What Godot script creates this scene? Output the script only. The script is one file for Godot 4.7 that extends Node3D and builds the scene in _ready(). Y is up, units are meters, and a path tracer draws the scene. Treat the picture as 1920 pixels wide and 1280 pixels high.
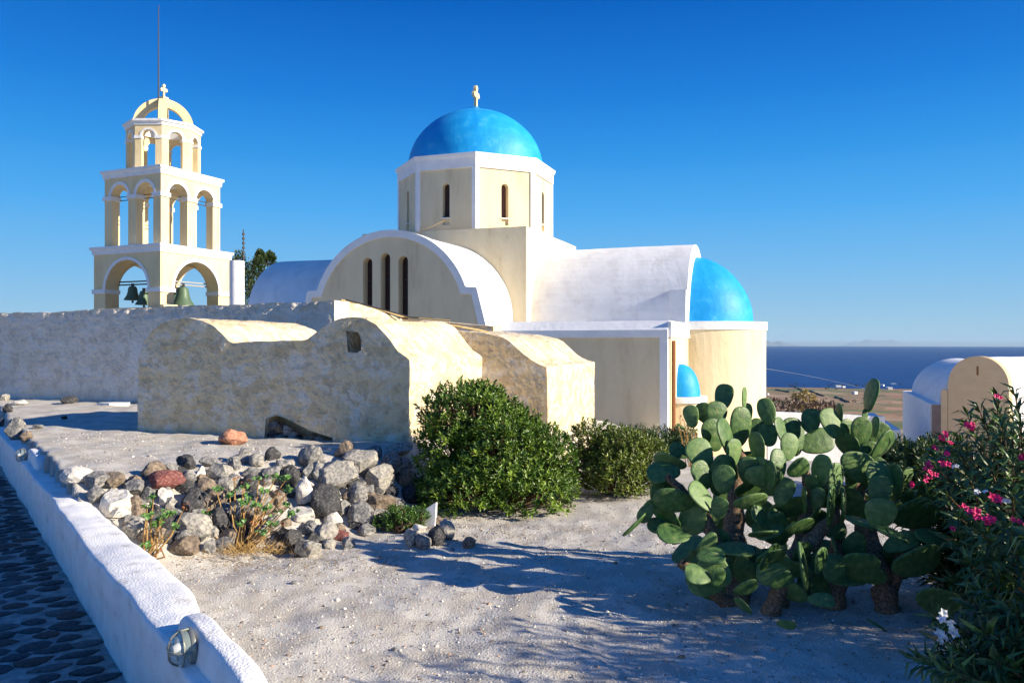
extends Node3D
# A cream and blue chapel above the sea. Positions: u runs along the chapel's long side, v runs away from the path, both turned 20 degrees from the view.
const F := 1493.0
const EYE := 1.6
var CU := cos(deg_to_rad(20.0))
var SU := sin(deg_to_rad(20.0))
var rng := RandomNumberGenerator.new()
var noise := FastNoiseLite.new()
var noise2 := FastNoiseLite.new()
var names := {}
var M := {}

# ------------------------------------------------------------------ helpers: nodes
func numbered(called: String) -> String:
	if not names.has(called):
		names[called] = 0
		return called
	names[called] += 1
	return "%s_%03d" % [called, names[called]]

func tag(o: Node, label: String, category: String, group := "") -> void:
	o.set_meta("label", label)
	o.set_meta("category", category)
	if group != "":
		o.set_meta("group", group)

func thing(called: String, label: String, category: String, at := Vector3.ZERO, turn := 0.0, group := "") -> Node3D:
	var o := Node3D.new()
	o.name = numbered(called)
	add_child(o)
	o.position = at
	o.rotation.y = turn
	tag(o, label, category, group)
	return o

func part(mesh: Mesh, called: String, m: Material, parent: Node, offset := Vector3.ZERO) -> MeshInstance3D:
	var o := MeshInstance3D.new()
	o.mesh = mesh
	o.material_override = m
	if parent == self:
		o.name = numbered(called)
		add_child(o)
	else:
		o.name = called
		parent.add_child(o, true)
	o.position = offset
	return o

# ------------------------------------------------------------------ helpers: triangle soups
func quad(t: PackedVector3Array, a: Vector3, b: Vector3, c: Vector3, d: Vector3) -> void:
	t.append(a); t.append(b); t.append(c)
	t.append(a); t.append(c); t.append(d)

func box(t: PackedVector3Array, lo: Vector3, hi: Vector3) -> void:
	var p := []
	for i in 8:
		p.append(Vector3(hi.x if i & 1 else lo.x, hi.y if i & 2 else lo.y, hi.z if i & 4 else lo.z))
	quad(t, p[4], p[6], p[7], p[5])
	quad(t, p[1], p[3], p[2], p[0])
	quad(t, p[5], p[7], p[3], p[1])
	quad(t, p[0], p[2], p[6], p[4])
	quad(t, p[6], p[2], p[3], p[7])
	quad(t, p[0], p[4], p[5], p[1])

func soup_box(lo: Vector3, hi: Vector3) -> PackedVector3Array:
	var t := PackedVector3Array()
	box(t, lo, hi)
	return t

func keyhole(outer: PackedVector2Array, holes: Array) -> PackedVector2Array:
	var res := outer
	if Geometry2D.is_polygon_clockwise(res):
		res.reverse()
	for h in holes:
		var hole: PackedVector2Array = h
		if not Geometry2D.is_polygon_clockwise(hole):
			hole = hole.duplicate()
			hole.reverse()
		var best := 1e9
		var bi := 0
		var bj := 0
		for i in res.size():
			for j in hole.size():
				var d := res[i].distance_squared_to(hole[j])
				if d < best:
					best = d; bi = i; bj = j
		var out := PackedVector2Array()
		for i in bi + 1:
			out.append(res[i])
		for j in hole.size() + 1:
			out.append(hole[(bj + j) % hole.size()])
		for i in range(bi, res.size()):
			out.append(res[i])
		res = out
	return res

# polygon in x,y pushed along z from z0 to z1, with holes right through it
func prism(t: PackedVector3Array, poly: PackedVector2Array, z0: float, z1: float, holes := [], x := Transform3D()) -> void:
	var flat := keyhole(poly, holes) if holes.size() else poly
	var idx := Geometry2D.triangulate_polygon(flat)
	for k in range(0, idx.size(), 3):
		var a := flat[idx[k]]
		var b := flat[idx[k + 1]]
		var c := flat[idx[k + 2]]
		if (b - a).cross(c - a) > 0:
			var s := b; b = c; c = s
		t.append(x * Vector3(a.x, a.y, z1)); t.append(x * Vector3(b.x, b.y, z1)); t.append(x * Vector3(c.x, c.y, z1))
		t.append(x * Vector3(a.x, a.y, z0)); t.append(x * Vector3(c.x, c.y, z0)); t.append(x * Vector3(b.x, b.y, z0))
	var rings := [poly]
	rings.append_array(holes)
	for r in rings.size():
		var ring: PackedVector2Array = rings[r]
		var ccw := not Geometry2D.is_polygon_clockwise(ring)
		for i in ring.size():
			var a := ring[i]
			var b := ring[(i + 1) % ring.size()]
			if ccw == (r == 0):
				var s := a; a = b; b = s
			quad(t, x * Vector3(a.x, a.y, z0), x * Vector3(a.x, a.y, z1), x * Vector3(b.x, b.y, z1), x * Vector3(b.x, b.y, z0))

func lathe(t: PackedVector3Array, prof: Array, n: int, x := Transform3D(), a0 := 0.0, a1 := TAU) -> void:
	for i in n:
		var p := lerpf(a0, a1, float(i) / n)
		var q := lerpf(a0, a1, float(i + 1) / n)
		for k in prof.size() - 1:
			var r0: float = prof[k].x
			var r1: float = prof[k + 1].x
			var y0: float = prof[k].y
			var y1: float = prof[k + 1].y
			var a := x * Vector3(r0 * cos(p), y0, r0 * sin(p))
			var b := x * Vector3(r1 * cos(p), y1, r1 * sin(p))
			var c := x * Vector3(r1 * cos(q), y1, r1 * sin(q))
			var d := x * Vector3(r0 * cos(q), y0, r0 * sin(q))
			if r0 < 1e-5:
				t.append(a); t.append(c); t.append(b)
			elif r1 < 1e-5:
				t.append(a); t.append(d); t.append(b)
			else:
				quad(t, a, d, c, b)

func tube(t: PackedVector3Array, pts: Array, radii: Array, n := 8) -> void:
	var prev := []
	for i in pts.size():
		var p: Vector3 = pts[i]
		var d: Vector3 = (pts[min(i + 1, pts.size() - 1)] - pts[max(i - 1, 0)]).normalized()
		var side := d.cross(Vector3.UP if absf(d.y) < 0.9 else Vector3.RIGHT).normalized()
		var up := side.cross(d)
		var ring := []
		var r: float = radii[min(i, radii.size() - 1)]
		for k in n:
			var a := TAU * k / n
			ring.append(p + (side * cos(a) + up * sin(a)) * r)
		if i > 0:
			for k in n:
				quad(t, prev[k], ring[k], ring[(k + 1) % n], prev[(k + 1) % n])
		if i == 0 or i == pts.size() - 1:
			for k in n:
				t.append(p); t.append(ring[k]); t.append(ring[(k + 1) % n])
		prev = ring

# split every edge longer than most
func tess(t: PackedVector3Array, most: float) -> PackedVector3Array:
	for turn in 9:
		var out := PackedVector3Array()
		var cut := false
		for k in range(0, t.size(), 3):
			var p := [t[k], t[k + 1], t[k + 2]]
			var f := [p[0].distance_to(p[1]) > most, p[1].distance_to(p[2]) > most, p[2].distance_to(p[0]) > most]
			var n := int(f[0]) + int(f[1]) + int(f[2])
			if n == 0:
				out.append(p[0]); out.append(p[1]); out.append(p[2])
				continue
			cut = true
			var m := [(p[0] + p[1]) * 0.5, (p[1] + p[2]) * 0.5, (p[2] + p[0]) * 0.5]
			if n == 3:
				out.append_array(PackedVector3Array([p[0], m[0], m[2], m[0], p[1], m[1], m[2], m[1], p[2], m[0], m[1], m[2]]))
			elif n == 1:
				var i := 0 if f[0] else (1 if f[1] else 2)
				out.append_array(PackedVector3Array([p[i], m[i], p[(i + 2) % 3], m[i], p[(i + 1) % 3], p[(i + 2) % 3]]))
			else:
				var i := 0 if not f[0] else (1 if not f[1] else 2) # the edge that stays whole
				var j := (i + 1) % 3
				var l := (i + 2) % 3
				out.append_array(PackedVector3Array([p[l], m[l], m[j], p[i], p[j], m[j], p[i], m[j], m[l]]))
		t = out
		if not cut:
			break
	return t

func wobble(p: Vector3, f: float) -> Vector3:
	var q := p * f
	return Vector3(noise.get_noise_3d(q.x, q.y, q.z), noise.get_noise_3d(q.x + 71, q.y + 13, q.z), noise.get_noise_3d(q.x, q.y + 37, q.z + 91))

func rough(t: PackedVector3Array, most: float, amp: float, f: float, amp2 := 0.0, f2 := 1.0) -> PackedVector3Array:
	t = tess(t, most)
	for k in t.size():
		var p := t[k].snapped(Vector3.ONE * 0.0004)
		var d := wobble(p, f) * amp
		if amp2 > 0:
			d += wobble(p, f2) * amp2
		t[k] = p + d
	return t

func smooth_mesh(t: PackedVector3Array) -> Mesh:
	var st := SurfaceTool.new()
	st.begin(Mesh.PRIMITIVE_TRIANGLES)
	st.set_smooth_group(0)
	for p in t:
		st.add_vertex(p)
	st.generate_normals()
	return st.commit()

# normals shared only where faces meet at less than about 40 degrees
func mesh_of(t: PackedVector3Array, crease := 0.76) -> Mesh:
	var fn := PackedVector3Array()
	var around := {}
	for k in range(0, t.size(), 3):
		var n := -(t[k + 1] - t[k]).cross(t[k + 2] - t[k])
		fn.append(n)
		for j in 3:
			var key := Vector3i((t[k + j] * 2000.0).round())
			if not around.has(key):
				around[key] = []
			around[key].append(k / 3)
	var nn := PackedVector3Array()
	for k in t.size():
		var me := fn[k / 3].normalized()
		var sum := Vector3.ZERO
		for o in around[Vector3i((t[k] * 2000.0).round())]:
			if fn[o].normalized().dot(me) > crease:
				sum += fn[o]
		nn.append(sum.normalized() if sum.length_squared() > 1e-16 else (me if me.length_squared() > 0.1 else Vector3.UP))
	var arr := []
	arr.resize(Mesh.ARRAY_MAX)
	arr[Mesh.ARRAY_VERTEX] = t
	arr[Mesh.ARRAY_NORMAL] = nn
	var m := ArrayMesh.new()
	m.add_surface_from_arrays(Mesh.PRIMITIVE_TRIANGLES, arr)
	return m

class Leaves:
	var v := PackedVector3Array()
	var n := PackedVector3Array()
	var c := PackedColorArray()
	func tri(a: Vector3, b: Vector3, d: Vector3, col: Color) -> void:
		var m := (d - a).cross(b - a).normalized()
		v.append(a); v.append(b); v.append(d)
		n.append(m); n.append(m); n.append(m)
		c.append(col); c.append(col); c.append(col)
	# a leaf folded along its rib and bent at its middle
	func leaf(at: Vector3, dir: Vector3, up: Vector3, length: float, width: float, droop: float, col: Color) -> void:
		var side := dir.cross(up).normalized()
		var nrm := side.cross(dir).normalized()
		var mid := at + dir * length * 0.55 + nrm * droop * length * 0.25
		var tip := at + dir * length - nrm * droop * length * 0.5
		var l := mid + side * width * 0.5 + nrm * width * 0.18
		var r := mid - side * width * 0.5 + nrm * width * 0.18
		tri(at, l, mid, col); tri(l, tip, mid, col)
		tri(at, mid, r, col); tri(mid, tip, r, col)
	func mesh() -> Mesh:
		var arr := []
		arr.resize(Mesh.ARRAY_MAX)
		arr[Mesh.ARRAY_VERTEX] = v
		arr[Mesh.ARRAY_NORMAL] = n
		arr[Mesh.ARRAY_COLOR] = c
		var m := ArrayMesh.new()
		m.add_surface_from_arrays(Mesh.PRIMITIVE_TRIANGLES, arr)
		return m

# ------------------------------------------------------------------ helpers: places
func w(u: float, v: float, y: float) -> Vector3: # y counts from the eye
	return Vector3(u * CU + v * SU, y + EYE, u * SU - v * CU)

func at(px: float, py: float, d: float) -> Vector3:
	return Vector3((px - 960.0) / F * d, EYE + (640.0 - py) / F * d, -d)

func wall_q(x: float, d: float) -> float: # metres right of the low wall's path face
	return ((x + 1.80) + 0.735 * (d - 3.73)) / 1.241

func ground_y(x: float, z: float) -> float:
	var d := -z
	var u := x * CU - d * SU
	var v := x * SU + d * CU
	var s := (x + 2.5) * -0.669 + (d - 5.1) * 0.743
	var t := smoothstep(0.1, 1.5, s) * (1.0 - smoothstep(-3.85, -3.3, u))
	var h := 0.53 * t
	h -= 0.15 * maxf(0.0, v - 12.2) + 0.05 * maxf(0.0, d - 9.0) * smoothstep(-4.0, 0.0, u)
	var r := Vector2(x, z).length()
	if r > 40.0:
		var k := r - 40.0
		h -= 0.02 * k * clampf(k / 100.0, 0.0, 1.0)
	h = maxf(h, -9.0 - 0.085 * maxf(0.0, r - 40.0))
	if r < 60.0:
		h += noise.get_noise_2d(x * 22.0, z * 22.0) * 0.035 + noise.get_noise_2d(x * 110.0, z * 110.0) * 0.009
	if wall_q(x, d) < 0.12 and d < 16.0:
		h = minf(h, -0.05)
	return h

func hit(px: float, py: float) -> Vector3:
	var d := 2.4
	while d < 40.0:
		var p := at(px, py, d)
		if p.y <= ground_y(p.x, p.z):
			return p
		d += 0.015
	return at(px, py, 40.0)

# ------------------------------------------------------------------ materials
func fbm(seed_: int, freq: float, oct := 5) -> FastNoiseLite:
	var n := FastNoiseLite.new()
	n.seed = seed_
	n.frequency = freq
	n.noise_type = FastNoiseLite.TYPE_SIMPLEX_SMOOTH
	n.fractal_octaves = oct
	n.fractal_gain = 0.55
	return n

func ramp_tex(n: FastNoiseLite, stops: Array, size := 512) -> NoiseTexture2D: # stops: [offset, Color linear]
	var g := Gradient.new()
	var o := PackedFloat32Array()
	var c := PackedColorArray()
	for s in stops:
		o.append(s[0])
		c.append((s[1] as Color).linear_to_srgb())
	g.offsets = o
	g.colors = c
	var t := NoiseTexture2D.new()
	t.width = size
	t.height = size
	t.seamless = true
	t.noise = n
	t.color_ramp = g
	return t

func bump_tex(n: FastNoiseLite, strength: float, size := 512) -> NoiseTexture2D:
	var t := NoiseTexture2D.new()
	t.width = size
	t.height = size
	t.seamless = true
	t.noise = n
	t.as_normal_map = true
	t.bump_strength = strength
	return t

func mat(called: String, stops: Array, seed_: int, freq: float, per_m: float, rough_ := 0.85, bump := 0.0, bump_freq := 0.05, spec := 0.4) -> StandardMaterial3D:
	var m := StandardMaterial3D.new()
	m.resource_name = called
	m.roughness = rough_
	m.metallic_specular = spec
	m.uv1_triplanar = true
	m.uv1_world_triplanar = true
	m.uv1_scale = Vector3.ONE * per_m
	if stops.size() == 1:
		m.albedo_color = (stops[0] as Color).linear_to_srgb()
	else:
		m.albedo_texture = ramp_tex(fbm(seed_, freq), stops)
	if bump > 0:
		m.normal_enabled = true
		m.normal_texture = bump_tex(fbm(seed_ + 50, bump_freq, 4), bump)
		m.normal_scale = 1.0
	M[called] = m
	return m

func leaf_mat(called: String, rough_ := 0.45, back := Color(0.25, 0.35, 0.05)) -> StandardMaterial3D:
	var m := StandardMaterial3D.new()
	m.resource_name = called
	m.vertex_color_use_as_albedo = true
	m.roughness = rough_
	m.cull_mode = BaseMaterial3D.CULL_DISABLED
	m.backlight_enabled = true
	m.backlight = back
	M[called] = m
	return m

func materials() -> void:
	mat("white", [[0.2, Color(0.72, 0.72, 0.73)], [0.5, Color(0.79, 0.79, 0.79)], [0.8, Color(0.83, 0.83, 0.82)]], 3, 0.008, 0.35, 0.8, 1.2, 0.03)
	mat("vault_white", [[0.15, Color(0.66, 0.65, 0.64)], [0.45, Color(0.76, 0.76, 0.755)], [0.8, Color(0.82, 0.82, 0.81)]], 5, 0.010, 0.3, 0.85, 1.0, 0.03)
	mat("cream", [[0.1, Color(0.56, 0.45, 0.29)], [0.26, Color(0.66, 0.55, 0.355)], [0.45, Color(0.70, 0.59, 0.39)], [0.8, Color(0.74, 0.63, 0.43)]], 7, 0.007, 0.3, 0.85, 1.0, 0.04)
	M.cream.uv1_scale = Vector3(0.45, 0.10, 0.45)
	mat("tower_cream", [[0.15, Color(0.67, 0.53, 0.29)], [0.5, Color(0.73, 0.59, 0.345)], [0.8, Color(0.76, 0.63, 0.39)]], 8, 0.008, 0.3, 0.85, 1.0, 0.04)
	M.tower_cream.uv1_scale = Vector3(0.45, 0.12, 0.45)
	mat("blue", [[0.12, Color(0.004, 0.245, 0.62)], [0.45, Color(0.006, 0.29, 0.67)], [0.65, Color(0.012, 0.315, 0.69)], [0.9, Color(0.06, 0.38, 0.72)]], 9, 0.012, 0.35, 0.55, 1.0, 0.03)
	mat("dark_wood", [[0.2, Color(0.025, 0.012, 0.012)], [0.8, Color(0.05, 0.022, 0.02)]], 11, 0.03, 1.0, 0.4)
	mat("rust", [[0.3, Color(0.20, 0.075, 0.03)], [0.7, Color(0.33, 0.14, 0.06)]], 12, 0.03, 2.0, 0.8)
	mat("tan", [[0.2, Color(0.60, 0.44, 0.27)], [0.8, Color(0.66, 0.50, 0.32)]], 13, 0.01, 0.4, 0.85)
	mat("pink_plaster", [[0.2, Color(0.38, 0.27, 0.21)], [0.8, Color(0.50, 0.36, 0.28)]], 14, 0.01, 0.4, 0.85)
	mat("bronze", [[0.3, Color(0.06, 0.10, 0.062)], [0.7, Color(0.115, 0.18, 0.115)]], 16, 0.04, 2.0, 0.5)
	M.bronze.metallic = 0.15
	mat("iron", [[0.3, Color(0.045, 0.045, 0.048)], [0.7, Color(0.09, 0.086, 0.082)]], 17, 0.05, 3.0, 0.5)
	mat("pole_grey", [[0.3, Color(0.30, 0.30, 0.31)], [0.7, Color(0.42, 0.41, 0.40)]], 18, 0.05, 3.0, 0.5)
	mat("stain_glass", [[0.35, Color(0.05, 0.015, 0.012)], [0.55, Color(0.16, 0.05, 0.03)], [0.7, Color(0.10, 0.11, 0.10)]], 19, 0.06, 4.0, 0.15)
	mat("lime_wall", [[0.10, Color(0.52, 0.50, 0.47)], [0.24, Color(0.70, 0.70, 0.70)], [0.6, Color(0.80, 0.80, 0.80)], [0.9, Color(0.83, 0.83, 0.82)]], 21, 0.012, 0.8, 0.9, 1.6, 0.16)
	mat("mortar", [[0.25, Color(0.22, 0.215, 0.21)], [0.6, Color(0.34, 0.33, 0.315)], [0.85, Color(0.46, 0.45, 0.43)]], 22, 0.02, 0.9, 0.9, 4.0, 0.08)
	mat("cobble_dark", [[0.3, Color(0.045, 0.047, 0.052)], [0.7, Color(0.095, 0.096, 0.10)]], 23, 0.03, 2.2,  0.9, 3.0, 0.06)
	mat("cobble_grey", [[0.3, Color(0.085, 0.085, 0.088)], [0.7, Color(0.16, 0.155, 0.15)]], 24, 0.03, 2.2,  0.9, 3.0, 0.06)
	mat("cobble_red", [[0.3, Color(0.075, 0.05, 0.046)], [0.7, Color(0.14, 0.09, 0.078)]], 25, 0.03, 2.2,  0.9, 3.0, 0.06)
	mat("lamp_metal", [[0.3, Color(0.22, 0.23, 0.20)], [0.7, Color(0.36, 0.37, 0.32)]], 26, 0.05, 12.0, 0.4)
	M.lamp_metal.metallic = 0.6
	mat("red_rock", [[0.2, Color(0.22, 0.085, 0.05)], [0.5, Color(0.36, 0.17, 0.11)], [0.75, Color(0.50, 0.30, 0.22)]], 31, 0.02, 2.5, 0.9, 5.0, 0.05)
	mat("rust_red_rock", [[0.2, Color(0.10, 0.03, 0.028)], [0.55, Color(0.20, 0.065, 0.055)], [0.75, Color(0.34, 0.20, 0.18)]], 32, 0.025, 3.0, 0.9, 5.0, 0.05)
	mat("black_rock", [[0.2, Color(0.022, 0.022, 0.025)], [0.6, Color(0.055, 0.056, 0.06)], [0.78, Color(0.20, 0.195, 0.19)]], 33, 0.025, 3.0, 0.85, 5.0, 0.05)
	mat("grey_rock", [[0.2, Color(0.075, 0.078, 0.082)], [0.5, Color(0.17, 0.17, 0.17)], [0.75, Color(0.40, 0.37, 0.33)]], 34, 0.022, 2.6, 0.9, 6.0, 0.05)
	mat("pale_rock", [[0.2, Color(0.12, 0.12, 0.118)], [0.45, Color(0.25, 0.24, 0.222)], [0.7, Color(0.45, 0.415, 0.36)]], 35, 0.022, 2.6, 0.9, 6.0, 0.05)
	mat("white_rock", [[0.2, Color(0.26, 0.25, 0.24)], [0.42, Color(0.54, 0.51, 0.46)], [0.75, Color(0.70, 0.66, 0.60)]], 36, 0.018, 2.4, 0.9, 5.0, 0.05)
	mat("brown_rock", [[0.2, Color(0.085, 0.065, 0.05)], [0.5, Color(0.19, 0.15, 0.115)], [0.75, Color(0.33, 0.26, 0.19)]], 37, 0.022, 2.6, 0.9, 6.0, 0.05)
	mat("marble", [[0.3, Color(0.60, 0.61, 0.63)], [0.7, Color(0.74, 0.74, 0.75)]], 38, 0.02, 2.0, 0.6)
	mat("bark", [[0.25, Color(0.09, 0.055, 0.035)], [0.5, Color(0.19, 0.12, 0.075)], [0.75, Color(0.34, 0.24, 0.15)]], 41, 0.03, 3.0, 0.9, 6.0, 0.06)
	mat("twig", [[0.3, Color(0.12, 0.075, 0.04)], [0.7, Color(0.22, 0.14, 0.075)]], 42, 0.05, 4.0, 0.9)
	mat("dry_stem", [[0.3, Color(0.30, 0.17, 0.06)], [0.7, Color(0.47, 0.30, 0.12)]], 43, 0.05, 4.0, 0.8)
	mat("pad", [[0.2, Color(0.038, 0.085, 0.028)], [0.5, Color(0.062, 0.138, 0.034)], [0.74, Color(0.100, 0.185, 0.048)], [0.9, Color(0.25, 0.21, 0.10)]], 44, 0.02, 2.0, 0.5, 1.5, 0.05, 0.45)
	mat("young_pad", [[0.2, Color(0.07, 0.20, 0.025)], [0.8, Color(0.12, 0.29, 0.04)]], 45, 0.02, 2.0, 0.45)
	mat("pad_pale", [[0.2, Color(0.075, 0.14, 0.055)], [0.5, Color(0.110, 0.205, 0.058)], [0.76, Color(0.17, 0.26, 0.08)], [0.9, Color(0.30, 0.25, 0.13)]], 46, 0.02, 2.0, 0.55, 1.5, 0.05, 0.45)
	mat("areole", [Color(0.36, 0.30, 0.17)], 0, 0, 1)
	mat("cable_tan", [Color(0.45, 0.33, 0.16)], 0, 0, 1)
	mat("cable_black", [Color(0.02, 0.02, 0.022)], 0, 0, 1, 0.5)
	mat("far_white", [Color(0.72, 0.71, 0.70)], 0, 0, 1)
	mat("field_stone", [Color(0.045, 0.043, 0.04)], 0, 0, 1)
	mat("island_rock", [Color(0.16, 0.15, 0.14)], 0, 0, 1)
	var sea := mat("sea", [[0.3, Color(0.007, 0.046, 0.165)], [0.7, Color(0.010, 0.060, 0.200)]], 47, 0.012, 0.004, 0.6, 0.0, 0.05, 0.15)
	sea.uv1_scale = Vector3(0.0025, 0.0025, 0.0008)
	leaf_mat("leaf", 0.42)
	leaf_mat("oleander_leaf", 0.45, Color(0.12, 0.2, 0.05))
	leaf_mat("petal", 0.6, Color(0.5, 0.1, 0.2))
	leaf_mat("dry_leaf", 0.8, Color(0.2, 0.15, 0.05))
	var gl := StandardMaterial3D.new()
	gl.resource_name = "lamp_glass"
	gl.albedo_color = Color(0.75, 0.82, 0.80, 0.30)
	gl.transparency = BaseMaterial3D.TRANSPARENCY_ALPHA
	gl.roughness = 0.06
	M["lamp_glass"] = gl
	# old plaster: layered coats, stains and bare patches, worked out pixel by pixel
	M["old_plaster"] = plaster("old_plaster", 640, 61, 0.36)
	M["ruin_wall"] = plaster("ruin_wall", 512, 75, 0.30)
	M["gravel"] = gravel_mat()
	var far := StandardMaterial3D.new()
	far.resource_name = "fields"
	far.vertex_color_use_as_albedo = true
	far.roughness = 1.0
	M["fields"] = far

func plaster(called: String, size: int, seed_: int, per_m: float) -> StandardMaterial3D:
	var a := fbm(seed_, 0.010, 5).get_seamless_image(size, size).get_data()
	var b := fbm(seed_ + 1, 0.022, 5).get_seamless_image(size, size).get_data()
	var c := fbm(seed_ + 2, 0.11, 4).get_seamless_image(size, size).get_data()
	var bytes := PackedByteArray()
	bytes.resize(size * size * 3)
	var ruin := called == "ruin_wall"
	var base := Color(0.70, 0.57, 0.36) if not ruin else Color(0.72, 0.65, 0.555)
	var pale := Color(0.70, 0.64, 0.54) if not ruin else Color(0.72, 0.68, 0.62)
	var stain := Color(0.48, 0.365, 0.215) if not ruin else Color(0.54, 0.47, 0.38)
	var grey := Color(0.36, 0.33, 0.28)
	for i in size * size:
		var x := a[i] / 255.0
		var y := b[i] / 255.0
		var z := c[i] / 255.0
		var col := base.lerp(pale, smoothstep(0.50, 0.62, x + (z - 0.5) * 0.15))
		col = col.lerp(stain, smoothstep(0.53, 0.68, y + (z - 0.5) * 0.25) * 0.75)
		col = col.lerp(grey, smoothstep(0.60, 0.76, (1.0 - x) * 0.55 + z * 0.5) * 0.4)
		var k := 0.92 + 0.16 * z
		col = Color(col.r * k, col.g * k, col.b * k).linear_to_srgb()
		bytes[i * 3] = int(clampf(col.r, 0, 1) * 255.0)
		bytes[i * 3 + 1] = int(clampf(col.g, 0, 1) * 255.0)
		bytes[i * 3 + 2] = int(clampf(col.b, 0, 1) * 255.0)
	var m := StandardMaterial3D.new()
	m.resource_name = called
	m.albedo_texture = ImageTexture.create_from_image(Image.create_from_data(size, size, false, Image.FORMAT_RGB8, bytes))
	m.roughness = 0.92
	m.metallic_specular = 0.3
	m.uv1_triplanar = true
	m.uv1_world_triplanar = true
	m.uv1_scale = Vector3.ONE * per_m
	m.normal_enabled = true
	m.normal_texture = bump_tex(fbm(seed_ + 9, 0.05, 5), 6.0)
	return m

func gravel_mat() -> StandardMaterial3D:
	var size := 1024
	var a := fbm(81, 0.006, 4).get_seamless_image(size, size).get_data()
	var c := fbm(82, 0.07, 3).get_seamless_image(size, size).get_data()
	# grains of dark lava and of white pumice, a few millimetres each
	var d := fbm(83, 0.19, 2).get_seamless_image(size, size).get_data()
	var bytes := PackedByteArray()
	bytes.resize(size * size * 3)
	for i in size * size:
		var x := a[i] / 255.0
		var z := c[i] / 255.0
		var e := d[i] / 255.0
		var col := Color(0.47, 0.458, 0.425).lerp(Color(0.55, 0.53, 0.487), smoothstep(0.4, 0.65, x))
		col = col.lerp(Color(0.41, 0.365, 0.305), smoothstep(0.50, 0.36, x + (z - 0.5) * 0.3) * 0.6)
		col = col.lerp(Color(0.46, 0.40, 0.33), smoothstep(0.56, 0.70, z) * 0.6)
		col = col.lerp(Color(0.30, 0.265, 0.24), smoothstep(0.68, 0.76, e) * 0.7)
		col = col.lerp(Color(0.62, 0.59, 0.54), smoothstep(0.68, 0.78, 1.0 - e) * 0.6)
		col = col.linear_to_srgb()
		bytes[i * 3] = int(col.r * 255.0)
		bytes[i * 3 + 1] = int(col.g * 255.0)
		bytes[i * 3 + 2] = int(col.b * 255.0)
	var m := StandardMaterial3D.new()
	m.resource_name = "gravel"
	m.albedo_texture = ImageTexture.create_from_image(Image.create_from_data(size, size, false, Image.FORMAT_RGB8, bytes))
	m.roughness = 1.0
	m.metallic_specular = 0.2
	m.uv1_triplanar = true
	m.uv1_world_triplanar = true
	m.uv1_scale = Vector3.ONE * 0.42
	m.normal_enabled = true
	m.normal_texture = bump_tex(fbm(84, 0.14, 4), 2.4, 1024)
	return m

# ------------------------------------------------------------------ start
func _ready() -> void:
	rng.seed = 20240611
	noise.seed = 5
	noise.frequency = 0.05
	noise.fractal_octaves = 3
	noise2.seed = 15
	noise2.frequency = 0.05
	var cam := Camera3D.new()
	cam.position = Vector3(0, EYE, 0)
	cam.fov = rad_to_deg(2.0 * atan(640.0 / F))
	cam.far = 90000.0
	cam.near = 0.05
	add_child(cam)
	cam.current = true
	# clear air: colour by height above the horizon, as the photograph shows it, the same all round; overhead made brighter than that to fill the shade
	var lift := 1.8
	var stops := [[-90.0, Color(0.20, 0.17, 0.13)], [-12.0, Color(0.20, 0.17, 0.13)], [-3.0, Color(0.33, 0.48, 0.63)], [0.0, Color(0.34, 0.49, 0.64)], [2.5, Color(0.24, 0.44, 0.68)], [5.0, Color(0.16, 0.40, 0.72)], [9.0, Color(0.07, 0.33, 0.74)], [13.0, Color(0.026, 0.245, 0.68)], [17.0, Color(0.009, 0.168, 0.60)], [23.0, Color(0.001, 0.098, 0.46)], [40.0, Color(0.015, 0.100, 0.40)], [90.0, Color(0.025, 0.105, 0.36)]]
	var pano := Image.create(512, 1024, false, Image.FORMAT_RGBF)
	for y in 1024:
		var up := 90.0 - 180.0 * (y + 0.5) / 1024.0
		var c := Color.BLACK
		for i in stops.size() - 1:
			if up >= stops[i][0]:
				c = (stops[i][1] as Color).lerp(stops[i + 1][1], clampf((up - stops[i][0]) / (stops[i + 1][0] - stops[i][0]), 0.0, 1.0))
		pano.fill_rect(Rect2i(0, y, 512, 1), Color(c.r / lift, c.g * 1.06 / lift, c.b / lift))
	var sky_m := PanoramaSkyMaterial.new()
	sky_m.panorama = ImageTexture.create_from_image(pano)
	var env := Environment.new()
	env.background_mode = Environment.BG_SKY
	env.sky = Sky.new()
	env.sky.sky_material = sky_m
	env.tonemap_mode = Environment.TONE_MAPPER_LINEAR
	env.tonemap_exposure = 2.15
	env.sdfgi_enabled = true
	env.ssao_enabled = true
	env.ssil_enabled = true
	env.fog_enabled = true
	env.fog_density = 0.00002
	env.fog_light_color = Color(0.19, 0.275, 0.36).linear_to_srgb()
	var we := WorldEnvironment.new()
	we.environment = env
	add_child(we)
	var sun := DirectionalLight3D.new()
	var az := deg_to_rad(18.0)
	var el := deg_to_rad(22.5)
	sun.basis = Basis.looking_at(-Vector3(cos(az) * cos(el), sin(el), sin(az) * cos(el)))
	sun.light_energy = 1.42
	sun.light_color = Color(1.0, 0.945, 0.85)
	sun.light_angular_distance = 0.5
	sun.shadow_enabled = true
	add_child(sun)
	materials()
	setting()
	church()
	bell_tower()
	old_vaults()
	path_and_wall()
	right_houses()
	far_things()
	rocks()
	shrubs()
	cactus()
	oleanders()
	small_plants()

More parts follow.
